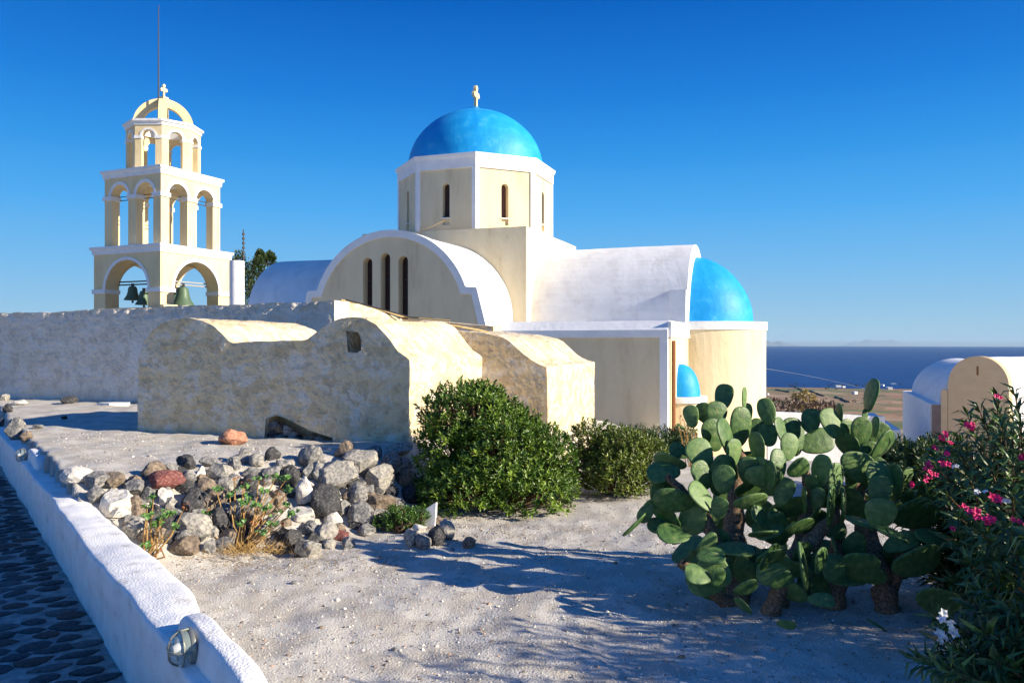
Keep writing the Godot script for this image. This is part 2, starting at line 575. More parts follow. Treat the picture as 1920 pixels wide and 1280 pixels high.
# ------------------------------------------------------------------ the setting
func setting() -> void:
	# ground: rings round the viewer, close together where the photograph looks
	var angles := []
	var a := -52.0
	while a < 52.0:
		angles.append(a)
		a += 0.3
	while a < 308.0:
		angles.append(a)
		a += 4.0
	var radii := [0.05]
	var r := 0.6
	while r < 64.0:
		radii.append(r)
		r += clampf(r * 0.011, 0.025, 1.5)
	sheet("ground", angles, radii, false, M.gravel)
	var far_r := []
	r = 60.0
	while r < 2300.0:
		far_r.append(r)
		r *= 1.018
	var far_a := []
	a = -50.0
	while a < 50.0:
		far_a.append(a)
		a += 0.2
	while a < 310.0:
		far_a.append(a)
		a += 6.0
	sheet("hillside", far_a, far_r, true, M.fields)
	# the sea, curved like the earth
	var st := SurfaceTool.new()
	st.begin(Mesh.PRIMITIVE_TRIANGLES)
	st.set_smooth_group(0)
	var rr := []
	r = 900.0
	while r < 42000.0:
		rr.append(r)
		r *= 1.08
	for i in rr.size() - 1:
		for k in 120:
			var p := []
			for c in [[0, 0], [1, 0], [1, 1], [0, 1]]:
				var q: float = rr[i + c[0]]
				var b: float = TAU * (k + c[1]) / 120.0
				p.append(Vector3(sin(b) * q, EYE - 100.0 - q * q / 2.0 / 6371000.0, -cos(b) * q))
			for c in [0, 1, 2, 0, 2, 3]:
				st.add_vertex(p[c])
	st.generate_normals()
	var s := part(st.commit(), "sea", M.sea, self)
	s.set_meta("kind", "structure")

func hill_y(x: float, z: float) -> float:
	var r := Vector2(x, z).length()
	var prof := [[60.0, -10.5], [120.0, -19.0], [250.0, -35.0], [450.0, -49.5], [650.0, -60.0], [1000.0, -76.0], [1400.0, -90.0], [1800.0, -99.3], [2400.0, -108.0]]
	var y := -10.5
	for i in prof.size() - 1:
		if r >= prof[i][0]:
			y = lerpf(prof[i][1], prof[i + 1][1], clampf((r - prof[i][0]) / (prof[i + 1][0] - prof[i][0]), 0.0, 1.0))
	var near := smoothstep(60.0, 140.0, r)
	y += noise.get_noise_2d(x * 0.16, z * 0.16) * 3.0 * near * (1.0 - smoothstep(900.0, 1700.0, r)) + noise.get_noise_2d(x * 0.08, z * 0.08) * 0.9 * smoothstep(900.0, 1700.0, r)
	return lerpf(ground_y(x, z) - EYE - 0.3, y, near) + EYE

func field_color(x: float, z: float) -> Color:
	# long narrow plots of bare earth, stubble and vines
	var d := -z
	var q := Vector2(x * 0.86 + d * 0.5 + noise2.get_noise_2d(x * 0.1, z * 0.1) * 60.0, d * 0.86 - x * 0.5 + noise2.get_noise_2d(x * 0.1 + 50, z * 0.1) * 50.0)
	var cell := Vector2i(int(floor(q.x / 48.0)), int(floor(q.y / 95.0)))
	var h := fposmod(sin(cell.x * 127.1 + cell.y * 311.7) * 43758.5453, 1.0)
	var c := Color(0.25, 0.125, 0.07)
	if h < 0.25:
		c = Color(0.31, 0.17, 0.10)
	elif h < 0.45:
		c = Color(0.20, 0.135, 0.06)
	elif h < 0.62:
		c = Color(0.095, 0.12, 0.03)
	elif h < 0.75:
		c = Color(0.36, 0.25, 0.15)
	var g := noise2.get_noise_2d(x * 0.7, z * 0.7)
	c = c.lerp(Color(0.085, 0.10, 0.035), clampf(0.3 + g * 1.6, 0.0, 0.85) * 0.6)
	var k := 1.0 + 0.25 * noise2.get_noise_2d(x * 3.1, z * 3.1)
	return Color(c.r * k, c.g * k, c.b * k)

func sheet(called: String, angles: Array, radii: Array, far: bool, m: Material) -> void:
	var na := angles.size()
	var v := PackedVector3Array()
	var n := PackedVector3Array()
	var c := PackedColorArray()
	var idx := PackedInt32Array()
	for r in radii:
		for a in angles:
			var x: float = sin(deg_to_rad(a)) * r
			var z: float = -cos(deg_to_rad(a)) * r
			v.append(Vector3(x, hill_y(x, z) if far else ground_y(x, z), z))
			if far:
				c.append(field_color(x, z))
	n.resize(v.size())
	for i in radii.size() - 1:
		for k in na:
			var k1 := (k + 1) % na
			var p := i * na + k
			var q := i * na + k1
			var s := (i + 1) * na + k1
			var t := (i + 1) * na + k
			for j in [p, t, s, p, s, q]:
				idx.append(j)
			var nn := (v[s] - v[p]).cross(v[t] - v[q])
			if nn.y < 0:
				nn = -nn
			nn = nn.normalized()
			n[p] += nn; n[q] += nn; n[s] += nn; n[t] += nn
	for i in n.size():
		n[i] = n[i].normalized() if n[i].length_squared() > 0 else Vector3.UP
	var arr := []
	arr.resize(Mesh.ARRAY_MAX)
	arr[Mesh.ARRAY_VERTEX] = v
	arr[Mesh.ARRAY_NORMAL] = n
	if far:
		arr[Mesh.ARRAY_COLOR] = c
	arr[Mesh.ARRAY_INDEX] = idx
	var mesh := ArrayMesh.new()
	mesh.add_surface_from_arrays(Mesh.PRIMITIVE_TRIANGLES, arr)
	part(mesh, called, m, self).set_meta("kind", "structure")

# ------------------------------------------------------------------ the church
func arc_poly(cx: float, cy: float, r: float, a0: float, a1: float, n: int) -> PackedVector2Array:
	var p := PackedVector2Array()
	for i in n + 1:
		var a := deg_to_rad(lerpf(a0, a1, float(i) / n))
		p.append(Vector2(cx + cos(a) * r, cy + sin(a) * r))
	return p

func slot(cx: float, y0: float, top: float, wide: float) -> PackedVector2Array:
	var p := PackedVector2Array([Vector2(cx - wide / 2, y0), Vector2(cx + wide / 2, y0)])
	p.append_array(arc_poly(cx, top - wide / 2, wide / 2, 0, 180, 10))
	return p

func church() -> void:
	var base := -5.2
	var u0 := -8.0
	var v0 := 22.5
	var t := thing("church", "cream and white church with a bright blue dome and a half domed apse", "church", w(u0, v0, base), deg_to_rad(-20.0))
	var off := Vector3(-u0, -base, v0)
	var vc := 25.64 # axis of the nave
	var uc := -10.68 # axis of the crossing
	# body below the roof line
	var s := PackedVector3Array()
	box(s, Vector3(-18.6, base, -28.0), Vector3(-3.34, 0.10, -20.03))
	box(s, Vector3(-13.2, base, -20.03), Vector3(-8.16, 0.55, -19.88))
	part(mesh_of(rough(s, 0.5, 0.012, 6.0)), "wall", M.cream, t, off)
	# white frame round the shaded wall panel, corner pilaster and sloping coping
	s = PackedVector3Array()
	box(s, Vector3(-8.16, 0.10, -20.06), Vector3(-3.14, 0.29, -19.99))
	box(s, Vector3(-3.34, base, -28.0), Vector3(-3.14, 0.10, -19.99))
	part(mesh_of(rough(s, 0.5, 0.008, 6.0)), "corner_pilaster", M.white, t, off)
	s = PackedVector3Array()
	box(s, Vector3(-3.138, base, -23.6), Vector3(-3.10, 0.10, -20.25))
	part(mesh_of(s), "end_wall", M.cream, t, off)
	s = PackedVector3Array()
	for side in [[-18.6, -13.25], [-8.16, -3.14]]:
		prism(s, PackedVector2Array([Vector2(19.99, 0.29), Vector2(20.03, 0.33), Vector2(20.22, 0.53), Vector2(28.0, 0.53), Vector2(28.0, 0.29)]), side[0], side[1], [], Transform3D(Basis(Vector3(0, 0, -1), Vector3.UP, Vector3.RIGHT), Vector3.ZERO))
	box(s, Vector3(-3.14, 0.10, -23.6), Vector3(-3.06, 0.50, -20.05))
	part(mesh_of(rough(s, 0.5, 0.008, 6.0)), "flat_roof", M.white, t, off)
	# square block under the drum
	s = soup_box(Vector3(-13.52, 0.3, -28.48), Vector3(-7.84, 3.5, -22.8))
	part(mesh_of(rough(s, 0.5, 0.014, 6.0)), "crossing_block", M.cream, t, off)
	# right arm and left arm of the nave
	var nave := PackedVector2Array([Vector2(vc - 2.36, 0.4)])
	nave.append_array(arc_poly(vc, 0.68, 2.36, 180, 0, 36))
	nave.append(Vector2(vc + 2.36, 0.4))
	var along := Transform3D(Basis(Vector3(0, 0, -1), Vector3.UP, Vector3.RIGHT), Vector3.ZERO)
	s = PackedVector3Array()
	prism(s, nave, -7.9, -3.5, [], along)
	part(mesh_of(rough(s, 0.35, 0.02, 7.0)), "nave_vault", M.vault_white, t, off)
	s = PackedVector3Array()
	prism(s, nave, -18.5, -13.45, [], along)
	part(mesh_of(rough(s, 0.35, 0.02, 7.0)), "nave_vault", M.vault_white, t, off)
	# arched end slab over the apse, with its pier
	var slab := PackedVector2Array([Vector2(vc - 2.36, 0.3)])
	slab.append_array(arc_poly(vc, 0.68, 2.36, 180, 0, 36))
	slab.append(Vector2(vc + 2.36, 0.3))
	s = PackedVector3Array()
	prism(s, slab, -3.499, -3.12, [], along)
	box(s, Vector3(-3.60, 0.29, -24.6), Vector3(-3.13, 1.50, -23.22))
	part(mesh_of(rough(s, 0.35, 0.02, 7.0)), "end_arch", M.vault_white, t, off)
	# apse
	s = PackedVector3Array()
	var apse_at := Transform3D(Basis(), Vector3(-3.14, 0, -vc))
	lathe(s, [Vector2(0, base), Vector2(2.12, base), Vector2(2.12, 0.34), Vector2(0, 0.34)], 28, apse_at, -PI / 2, PI / 2)
	part(mesh_of(rough(s, 0.5, 0.012, 6.0)), "apse_wall", M.cream, t, off)
	s = PackedVector3Array()
	lathe(s, [Vector2(1.5, 0.341), Vector2(2.16, 0.341), Vector2(2.16, 0.585), Vector2(1.5, 0.60)], 28, apse_at, -PI / 2, PI / 2)
	part(mesh_of(rough(s, 0.5, 0.008, 6.0)), "apse_cornice", M.white, t, off)
	s = PackedVector3Array()
	var prof := []
	for i in 15:
		var a := PI / 2 * i / 14.0
		prof.append(Vector2(1.74 * pow(cos(a), 1.2), 0.60 + 2.06 * sin(a)))
	lathe(s, prof, 28, apse_at, -PI / 2, PI / 2)
	part(mesh_of(rough(s, 0.3, 0.014, 8.0)), "apse_half_dome", M.blue, t, off)
	# small side apse on the end wall
	s = PackedVector3Array()
	var small_at := Transform3D(Basis(), Vector3(-3.11, 0, -21.75))
	lathe(s, [Vector2(0.68, base), Vector2(0.68, -1.62)], 18, small_at, -PI / 2, PI / 2)
	part(mesh_of(s), "side_apse_wall", M.cream, t, off)
	s = PackedVector3Array()
	lathe(s, [Vector2(0.0, -1.62), Vector2(0.74, -1.62), Vector2(0.74, -1.47), Vector2(0.0, -1.46)], 18, small_at, -PI / 2, PI / 2)
	part(mesh_of(s), "side_apse_cornice", M.white, t, off)
	s = PackedVector3Array()
	prof = []
	for i in 11:
		var a := PI / 2 * i / 10.0
		prof.append(Vector2(0.56 * pow(cos(a), 0.85), -1.462 + 0.86 * sin(a)))
	lathe(s, prof, 18, small_at, -PI / 2, PI / 2)
	part(mesh_of(s), "side_apse_half_dome", M.blue, t, off)
	# rusty pipes
	s = PackedVector3Array()
	tube(s, [Vector3(-3.05, base, -20.42), Vector3(-3.05, 0.02, -20.42)], [0.045], 8)
	part(mesh_of(s), "drain_pipe", M.rust, t, off).set_meta("label", "rusty brown drain pipe")
	s = PackedVector3Array()
	tube(s, [Vector3(-1.12, base, -26.55), Vector3(-1.12, -0.95, -26.55)], [0.04], 8)
	part(mesh_of(s), "drain_pipe", M.rust, t, off)
	# transept: vault, gable wall, white arch band, three slits
	var tv := PackedVector2Array([Vector2(uc + 2.42, 0.3)])
	tv.append_array(arc_poly(uc, 0.62, 2.42, 0, 180, 40))
	tv.append(Vector2(uc - 2.42, 0.3))
	s = PackedVector3Array()
	prism(s, tv, -22.9, -19.90, [])
	part(mesh_of(rough(s, 0.35, 0.018, 7.0)), "transept_vault", M.vault_white, t, off)
	var lead := deg_to_rad(19.5)
	var outline := PackedVector2Array([Vector2(uc + 3.0, 0.0), Vector2(uc + 2.62, 1.43), Vector2(uc + 2.27, 1.46)])
	outline.append_array(arc_poly(uc, 0.62, 2.45, rad_to_deg(lead), 180 - rad_to_deg(lead), 36))
	outline.append_array(PackedVector2Array([Vector2(uc - 2.27, 1.46), Vector2(uc - 2.62, 1.43), Vector2(uc - 3.0, 0.0)]))
	var inner := PackedVector2Array([Vector2(uc + 2.78, 0.0), Vector2(uc + 2.47, 1.25), Vector2(uc + 2.12, 1.27)])
	inner.append_array(arc_poly(uc, 0.62, 2.25, 17.5, 162.5, 36))
	inner.append_array(PackedVector2Array([Vector2(uc - 2.12, 1.27), Vector2(uc - 2.47, 1.25), Vector2(uc - 2.78, 0.0)]))
	var slots := [slot(-11.35, 0.25, 2.33, 0.30), slot(-10.79, 0.25, 2.44, 0.30), slot(-10.24, 0.25, 2.34, 0.30)]
	s = PackedVector3Array()
	prism(s, inner, -19.93, -19.43, slots)
	part(mesh_of(s), "gable_wall", M.cream, t, off)
	var ring := PackedVector2Array(outline)
	var back := inner.duplicate()
	back.reverse()
	ring.append_array(back)
	s = PackedVector3Array()
	prism(s, ring, -19.94, -19.40, [])
	part(mesh_of(s), "gable_band", M.white, t, off)
	for k in 3:
		var x: float = [-11.35, -10.79, -10.24][k]
		s = PackedVector3Array()
		prism(s, slot(x, 0.25, [2.33, 2.44, 2.34][k], 0.30), -19.80, -19.70)
		var wn := part(mesh_of(s), "window", M.dark_wood, t, off)
		s = PackedVector3Array()
		box(s, Vector3(x - 0.012, 0.25, -19.70), Vector3(x + 0.012, 2.2, -19.685))
		for y in [0.7, 1.2, 1.7]:
			box(s, Vector3(x - 0.15, y, -19.70), Vector3(x + 0.15, y + 0.02, -19.687))
		part(mesh_of(s), "glazing_bar", M.iron, wn)
	# drum: eight faces with white posts, a slit window in each
	var R := 2.5 / cos(PI / 8)
	var at0 := Vector3(uc, 0, -vc)
	s = PackedVector3Array()
	var half := 2.5 * tan(PI / 8)
	for k in 8:
		var face := Transform3D(Basis(Vector3.UP, k * PI / 4), at0)
		var slit := slot(0.0, 3.72, 5.05, 0.25)
		prism(s, PackedVector2Array([Vector2(-half + 0.12, 3.45), Vector2(half - 0.12, 3.45), Vector2(half - 0.12, 5.52), Vector2(-half + 0.12, 5.52)]), 2.1, 2.46, [slit], face)
	var dw := part(mesh_of(s), "drum", M.cream, t, off)
	for k in 8:
		s = PackedVector3Array()
		box_x(s, Vector3(half - 0.13, 3.45, 2.2), Vector3(half + 0.001, 5.52, 2.5), Transform3D(Basis(Vector3.UP, k * PI / 4), at0))
		box_x(s, Vector3(-half - 0.001, 3.451, 2.2), Vector3(-half + 0.13, 5.519, 2.501), Transform3D(Basis(Vector3.UP, (k + 1) * PI / 4), at0))
		part(mesh_of(s), "corner_post", M.white, dw)
	for k in 8:
		var face := Transform3D(Basis(Vector3.UP, k * PI / 4), at0)
		s = PackedVector3Array()
		prism(s, slot(0.0, 3.9, 5.1, 0.30), 2.2, 2.26, [], face)
		part(mesh_of(s), "window", M.stain_glass if k == 1 else M.dark_wood, dw)
		s = PackedVector3Array()
		box_x(s, Vector3(-0.16, 3.925, 2.2), Vector3(0.16, 3.955, 2.49), face)
		part(mesh_of(s), "window_sill", M.white, dw)
		s = PackedVector3Array()
		box_x(s, Vector3(-0.13, 3.70, 2.15), Vector3(0.13, 3.93, 2.38), face)
		part(mesh_of(s), "window_apron", M.cream, dw)
	s = PackedVector3Array()
	lathe(s, [Vector2(0, 5.50), Vector2(R + 0.015, 5.50), Vector2(R + 0.015, 5.80), Vector2(R + 0.07, 5.86), Vector2(R + 0.09, 5.96), Vector2(2.2, 6.0)], 8, Transform3D(Basis(Vector3.UP, PI / 8), at0))
	part(mesh_of(s), "drum_cornice", M.white, t, off)
	s = PackedVector3Array()
	prof = []
	for i in 17:
		var a := PI / 2 * i / 16.0
		prof.append(Vector2(2.36 * cos(a), 5.90 + 2.12 * sin(a)))
	lathe(s, prof, 48, Transform3D(Basis(), at0))
	var dome := part(mesh_of(rough(s, 0.3, 0.02, 7.0)), "dome", M.blue, t, off)
	s = PackedVector3Array()
	lathe(s, [Vector2(0.36, 7.94), Vector2(0.34, 8.03), Vector2(0.18, 8.10), Vector2(0.10, 8.16), Vector2(0.0, 8.17)], 16, Transform3D(Basis(), at0))
	part(mesh_of(s), "dome_cap", M.blue, dome)
	part(mesh_of(cross_soup(0.78, Transform3D(Basis(), at0 + Vector3(0, 8.14, 0)))), "cross", M.tower_cream, t, off)
	# thin cable from the drum window down over the block
	s = PackedVector3Array()
	tube(s, [Vector3(-10.7, 3.85, -23.1), Vector3(-11.0, 3.65, -22.85), Vector3(-11.4, 3.52, -22.77), Vector3(-11.6, 3.2, -22.77)], [0.010], 5)
	part(mesh_of(s), "cable", M.cable_tan, t, off)

func box_x(t: PackedVector3Array, lo: Vector3, hi: Vector3, x: Transform3D) -> void:
	var q := soup_box(lo, hi)
	for p in q:
		t.append(x * p)

func cross_soup(h: float, x: Transform3D) -> PackedVector3Array:
	# a cross with flared trefoil arms, facing along the nave
	var k := h / 0.78
	var p := PackedVector2Array()
	for q in [[0.05, 0], [0.04, 0.34], [0.12, 0.36], [0.15, 0.33], [0.20, 0.38], [0.23, 0.44], [0.20, 0.50], [0.15, 0.55], [0.12, 0.52], [0.05, 0.53], [0.06, 0.62], [0.10, 0.66], [0.07, 0.74], [0.0, 0.78]]:
		p.append(Vector2(q[0], q[1]) * k)
	for i in range(p.size() - 2, -1, -1):
		p.append(Vector2(-p[i].x, p[i].y))
	var s := PackedVector3Array()
	prism(s, p, -0.05 * k, 0.05 * k, [], x * Transform3D(Basis(Vector3.UP, deg_to_rad(88.0)), Vector3.ZERO))
	return s

# ------------------------------------------------------------------ bell tower
func arcade(half: float, y0: float, top: float, openings: Array) -> PackedVector2Array:
	# openings: [centre, half width, spring height], left to right; wall with arches open at the foot
	var p := PackedVector2Array([Vector2(-half, y0)])
	for o in openings:
		p.append(Vector2(o[0] - o[1], y0))
		p.append_array(arc_poly(o[0], o[2], o[1], 180, 0, 16))
		p.append(Vector2(o[0] + o[1], y0))
	p.append_array(PackedVector2Array([Vector2(half, y0), Vector2(half, top), Vector2(-half, top)]))
	return p

func tier(t: Node3D, off: Vector3, half: float, y0: float, top: float, openings: Array, deep: float, sill: float) -> void:
	var wall := PackedVector3Array()
	for k in 4:
		var x := Transform3D(Basis(Vector3.UP, k * PI / 2), Vector3.ZERO)
		# the side walls stop a hair short of the front and rear walls
		var h := half if k % 2 == 0 else half - 0.001
		prism(wall, arcade(h, sill, top, openings), half - deep, half + (0.0 if k % 2 == 0 else -0.0015), [], x)
		if y0 < sill:
			box_x(wall, Vector3(-h, y0, half - deep), Vector3(h, sill, half - 0.002), x)
	var tw := part(mesh_of(wall), "tier_wall", M.tower_cream, t, off)
	for k in 4:
		var x := Transform3D(Basis(Vector3.UP, k * PI / 2), Vector3.ZERO)
		for o in openings:
			var r := arc_poly(o[0], o[2], o[1] + 0.12, 180, 0, 18)
			r.append_array(arc_poly(o[0], o[2], o[1] + 0.002, 0, 180, 18))
			var trim := PackedVector3Array()
			prism(trim, r, half - 0.05, half + 0.03, [], x)
			part(mesh_of(trim), "arch_trim", M.white, tw)
		var edges := [-half - 0.06]
		for o in openings:
			edges.append(o[0] - o[1] + 0.04)
			edges.append(o[0] + o[1] - 0.04)
		edges.append(half + 0.06)
		for e in range(0, edges.size(), 2):
			var lo: float = edges[e] + (0.002 * (k % 2) if e == 0 else 0.0)
			var hi: float = edges[e + 1]
			var band := PackedVector3Array()
			box_x(band, Vector3(lo, openings[0][2] - 0.12 - 0.001 * k, half - deep - 0.03), Vector3(hi, openings[0][2] + 0.04 + 0.001 * k, half + 0.055 + 0.003 * (k % 2)), x)
			part(mesh_of(band), "impost_band", M.white, tw)

func cornice(t: Node3D, off: Vector3, half: float, y: float, h: float, out: float) -> void:
	var s := PackedVector3Array()
	var d := sqrt(2.0)
	lathe(s, [Vector2(0, y), Vector2((half + out * 0.4) * d, y), Vector2((half + out * 0.5) * d, y + h * 0.55), Vector2((half + out) * d, y + h * 0.7), Vector2((half + out) * d, y + h), Vector2(0, y + h + 0.01)], 4, Transform3D(Basis(Vector3.UP, PI / 4), Vector3.ZERO))
	part(mesh_of(s), "cornice", M.white, t, off)

func bell_tower() -> void:
	var turn := deg_to_rad(24.0)
	var c := cos(turn)
	var sn := sin(turn)
	var half := 1.79
	var grow := 1.25 # drawn for 30 metres away, stands at 37.5
	var corner := Vector3((300.0 - 960.0) / F * 30.0, 0, -30.0) * grow
	var mid := corner + Vector3(-c, 0, -sn) * half * grow + Vector3(sn, 0, -c) * half * grow
	var base := (ground_y(mid.x, mid.z) - EYE - 0.1) / grow
	var t := thing("bell_tower", "three tiered cream bell tower of open arches with white cornices", "bell tower", Vector3(mid.x, base * grow + EYE, mid.z), -turn)
	t.scale = Vector3.ONE * grow
	var off := Vector3(0, -base, 0)
	tier(t, off, half, base, 3.40, [[0.0, 1.15, 2.0]], 0.62, 0.9)
	cornice(t, off, half, 3.40, 0.30, 0.12)
	tier(t, off, 1.52, 3.68, 6.42, [[-0.69, 0.47, 5.68], [0.69, 0.47, 5.68]], 0.40, 3.70)
	cornice(t, off, 1.52, 6.42, 0.31, 0.12)
	# eight sided lantern
	var s := PackedVector3Array()
	var ap := 1.29
	var hw := ap * tan(PI / 8)
	for k in 8:
		prism(s, arcade(hw, 6.70, 8.46, [[0.0, 0.27, 8.0]]), ap - 0.22, ap, [], Transform3D(Basis(Vector3.UP, (k + 0.5) * PI / 4), Vector3.ZERO))
	var lantern := part(mesh_of(s), "lantern", M.tower_cream, t, off)
	for k in 8:
		var x := Transform3D(Basis(Vector3.UP, (k + 0.5) * PI / 4), Vector3.ZERO)
		var nx := Transform3D(Basis(Vector3.UP, (k + 1.5) * PI / 4), Vector3.ZERO)
		var r := arc_poly(0, 8.0, 0.35, 180, 0, 14)
		r.append_array(arc_poly(0, 8.0, 0.272, 0, 180, 14))
		s = PackedVector3Array()
		prism(s, r, ap - 0.03, ap + 0.02, [], x)
		part(mesh_of(s), "arch_trim", M.white, lantern)
		s = PackedVector3Array()
		box_x(s, Vector3(0.25, 7.93, ap - 0.232), Vector3(hw + 0.012, 8.041, ap + 0.033), x)
		box_x(s, Vector3(-hw - 0.01, 7.931, ap - 0.23), Vector3(-0.25, 8.04, ap + 0.035), nx)
		part(mesh_of(s), "impost_band", M.white, lantern)
	s = PackedVector3Array()
	var rr := ap / cos(PI / 8)
	lathe(s, [Vector2(rr - 0.35, 8.46), Vector2(rr + 0.04, 8.46), Vector2(rr + 0.06, 8.56), Vector2(rr + 0.13, 8.60), Vector2(rr + 0.13, 8.68), Vector2(rr - 0.4, 8.70), Vector2(rr - 0.35, 8.46)], 8)
	part(mesh_of(s), "cornice", M.white, t, off)
	# crown of four ribs
	for k in 4:
		var x := Transform3D(Basis(Vector3.UP, k * PI / 2 + PI / 4), Vector3.ZERO)
		var p := arc_poly(0, 8.69, 1.14, 0, 90, 14)
		p.append_array(arc_poly(0, 8.69, 0.80, 90, 0, 14))
		s = PackedVector3Array()
		prism(s, p, -0.15 - 0.001 * k, 0.15 + 0.001 * k, [], x)
		part(mesh_of(s), "crown_rib", M.tower_cream, t, off)
	s = PackedVector3Array()
	box(s, Vector3(-0.13, 9.6, -0.13), Vector3(0.13, 9.92, 0.13))
	part(mesh_of(s), "crown_post", M.tower_cream, t, off)
	part(mesh_of(cross_soup(0.56, Transform3D(Basis(Vector3.UP, -0.08), Vector3(0, 9.9, 0)))), "cross", M.tower_cream, t, off)
	s = PackedVector3Array()
	tube(s, [Vector3(0.23, 8.4, 0.47), Vector3(0.23, 10.2, 0.47), Vector3(0.23, 13.45, 0.47)], [0.036, 0.03, 0.016], 6)
	tube(s, [Vector3(0.23, 9.5, 0.47), Vector3(0.10, 9.6, 0.08)], [0.02], 5)
	part(mesh_of(s), "lightning_rod", M.iron, t, off)
	# iron bars across the arches
	for y in [2.24, 2.36]:
		s = PackedVector3Array()
		tube(s, [Vector3(-1.5, y, 1.2), Vector3(1.5, y, 1.2)], [0.03], 6)
		part(mesh_of(s), "bell_bar", M.iron, t, off)
		s = PackedVector3Array()
		tube(s, [Vector3(1.2, y + 0.01, -1.5), Vector3(1.2, y + 0.01, 1.5)], [0.03], 6)
		part(mesh_of(s), "bell_bar", M.pole_grey, t, off)
	for y in [5.6, 5.75]:
		s = PackedVector3Array()
		tube(s, [Vector3(-1.4, y, 1.15), Vector3(1.4, y, 1.15)], [0.018], 5)
		tube(s, [Vector3(1.15, y, -1.4), Vector3(1.15, y, 1.4)], [0.018], 5)
		part(mesh_of(s), "tie_rod", M.iron, t, off)
	# low cream parapet at the tower's foot
	var foot := thing("parapet_wall", "low cream parapet at the foot of the bell tower", "wall", Vector3(mid.x, base * grow + EYE, mid.z), -turn)
	foot.scale = Vector3.ONE * grow
	s = PackedVector3Array()
	box(s, Vector3(-0.6, 0, 2.1), Vector3(2.4, 1.27 - base, 2.3))
	part(mesh_of(s), "wall_block", M.tower_cream, foot)
	s = PackedVector3Array()
	box(s, Vector3(2.1, 0, -1.6), Vector3(2.3, 1.38 - base, 2.098))
	part(mesh_of(s), "wall_block", M.tower_cream, foot)
	# bells
	var root := Transform3D(Basis(Vector3.UP, -turn).scaled(Vector3.ONE * grow), Vector3(mid.x, EYE, mid.z))
	bell("small green bronze bell hanging in the tower's shaded arch, the higher of the pair", root * Vector3(-0.35, 2.24, 1.2), 0.31)
	bell("small green bronze bell hanging in the tower's shaded arch, the lower of the pair", root * Vector3(0.15, 2.05, 1.1), 0.31)
	bell("large green bronze bell hanging in the tower's sunlit arch", root * Vector3(1.2, 2.25, 0.15), 0.42)
	bell("dark bronze bell behind the large bell of the sunlit arch", root * Vector3(0.3, 2.15, -0.35), 0.44)
	# white round chimney
	var cp := at(443.5, 640, 37.0)
	var gy := ground_y(cp.x, cp.z) - 0.1
	var ch := thing("chimney", "plain white round chimney standing beside the bell tower", "chimney", Vector3(cp.x, gy, cp.z))
	s = PackedVector3Array()
	var ct := EYE + (640.0 - 489.0) / F * 37.0 - gy
	lathe(s, [Vector2(0, 0), Vector2(0.34, 0), Vector2(0.335, ct - 0.03), Vector2(0.31, ct), Vector2(0, ct)], 24)
	part(mesh_of(s), "shaft", M.white, ch)

func bell(label: String, p: Vector3, r: float) -> void:
	var k := r / 0.4 * 1.25
	var b := thing("bell", label, "bell", p, 0.0, "bells in the tower")
	var s := PackedVector3Array()
	lathe(s, [Vector2(0, -0.06 * k), Vector2(0.16 * k, -0.09 * k), Vector2(0.215 * k, -0.2 * k), Vector2(0.24 * k, -0.4 * k), Vector2(0.30 * k, -0.58 * k), Vector2(0.41 * k, -0.74 * k), Vector2(0.42 * k, -0.79 * k), Vector2(0.36 * k, -0.78 * k), Vector2(0.22 * k, -0.4 * k), Vector2(0.0, -0.15 * k)], 24)
	part(mesh_of(s), "bell_body", M.bronze, b)
	s = PackedVector3Array()
	box(s, Vector3(-0.06, -0.1, -0.06) * k, Vector3(0.06, 0.06, 0.06) * k)
	part(mesh_of(s), "yoke", M.iron, b)
	s = PackedVector3Array()
	tube(s, [Vector3(0, -0.2, 0) * k, Vector3(0, -0.8, 0) * k], [0.02 * k], 6)
	lathe(s, [Vector2(0, -0.95 * k), Vector2(0.06 * k, -0.9 * k), Vector2(0.06 * k, -0.84 * k), Vector2(0, -0.79 * k)], 10)
	part(mesh_of(s), "clapper", M.iron, b)

# ------------------------------------------------------------------ the old vaulted cistern and the plaster wall
func uvy(list: Array) -> PackedVector2Array:
	var p := PackedVector2Array()
	for q in list:
		p.append(Vector2(q[0], q[1]))
	return p

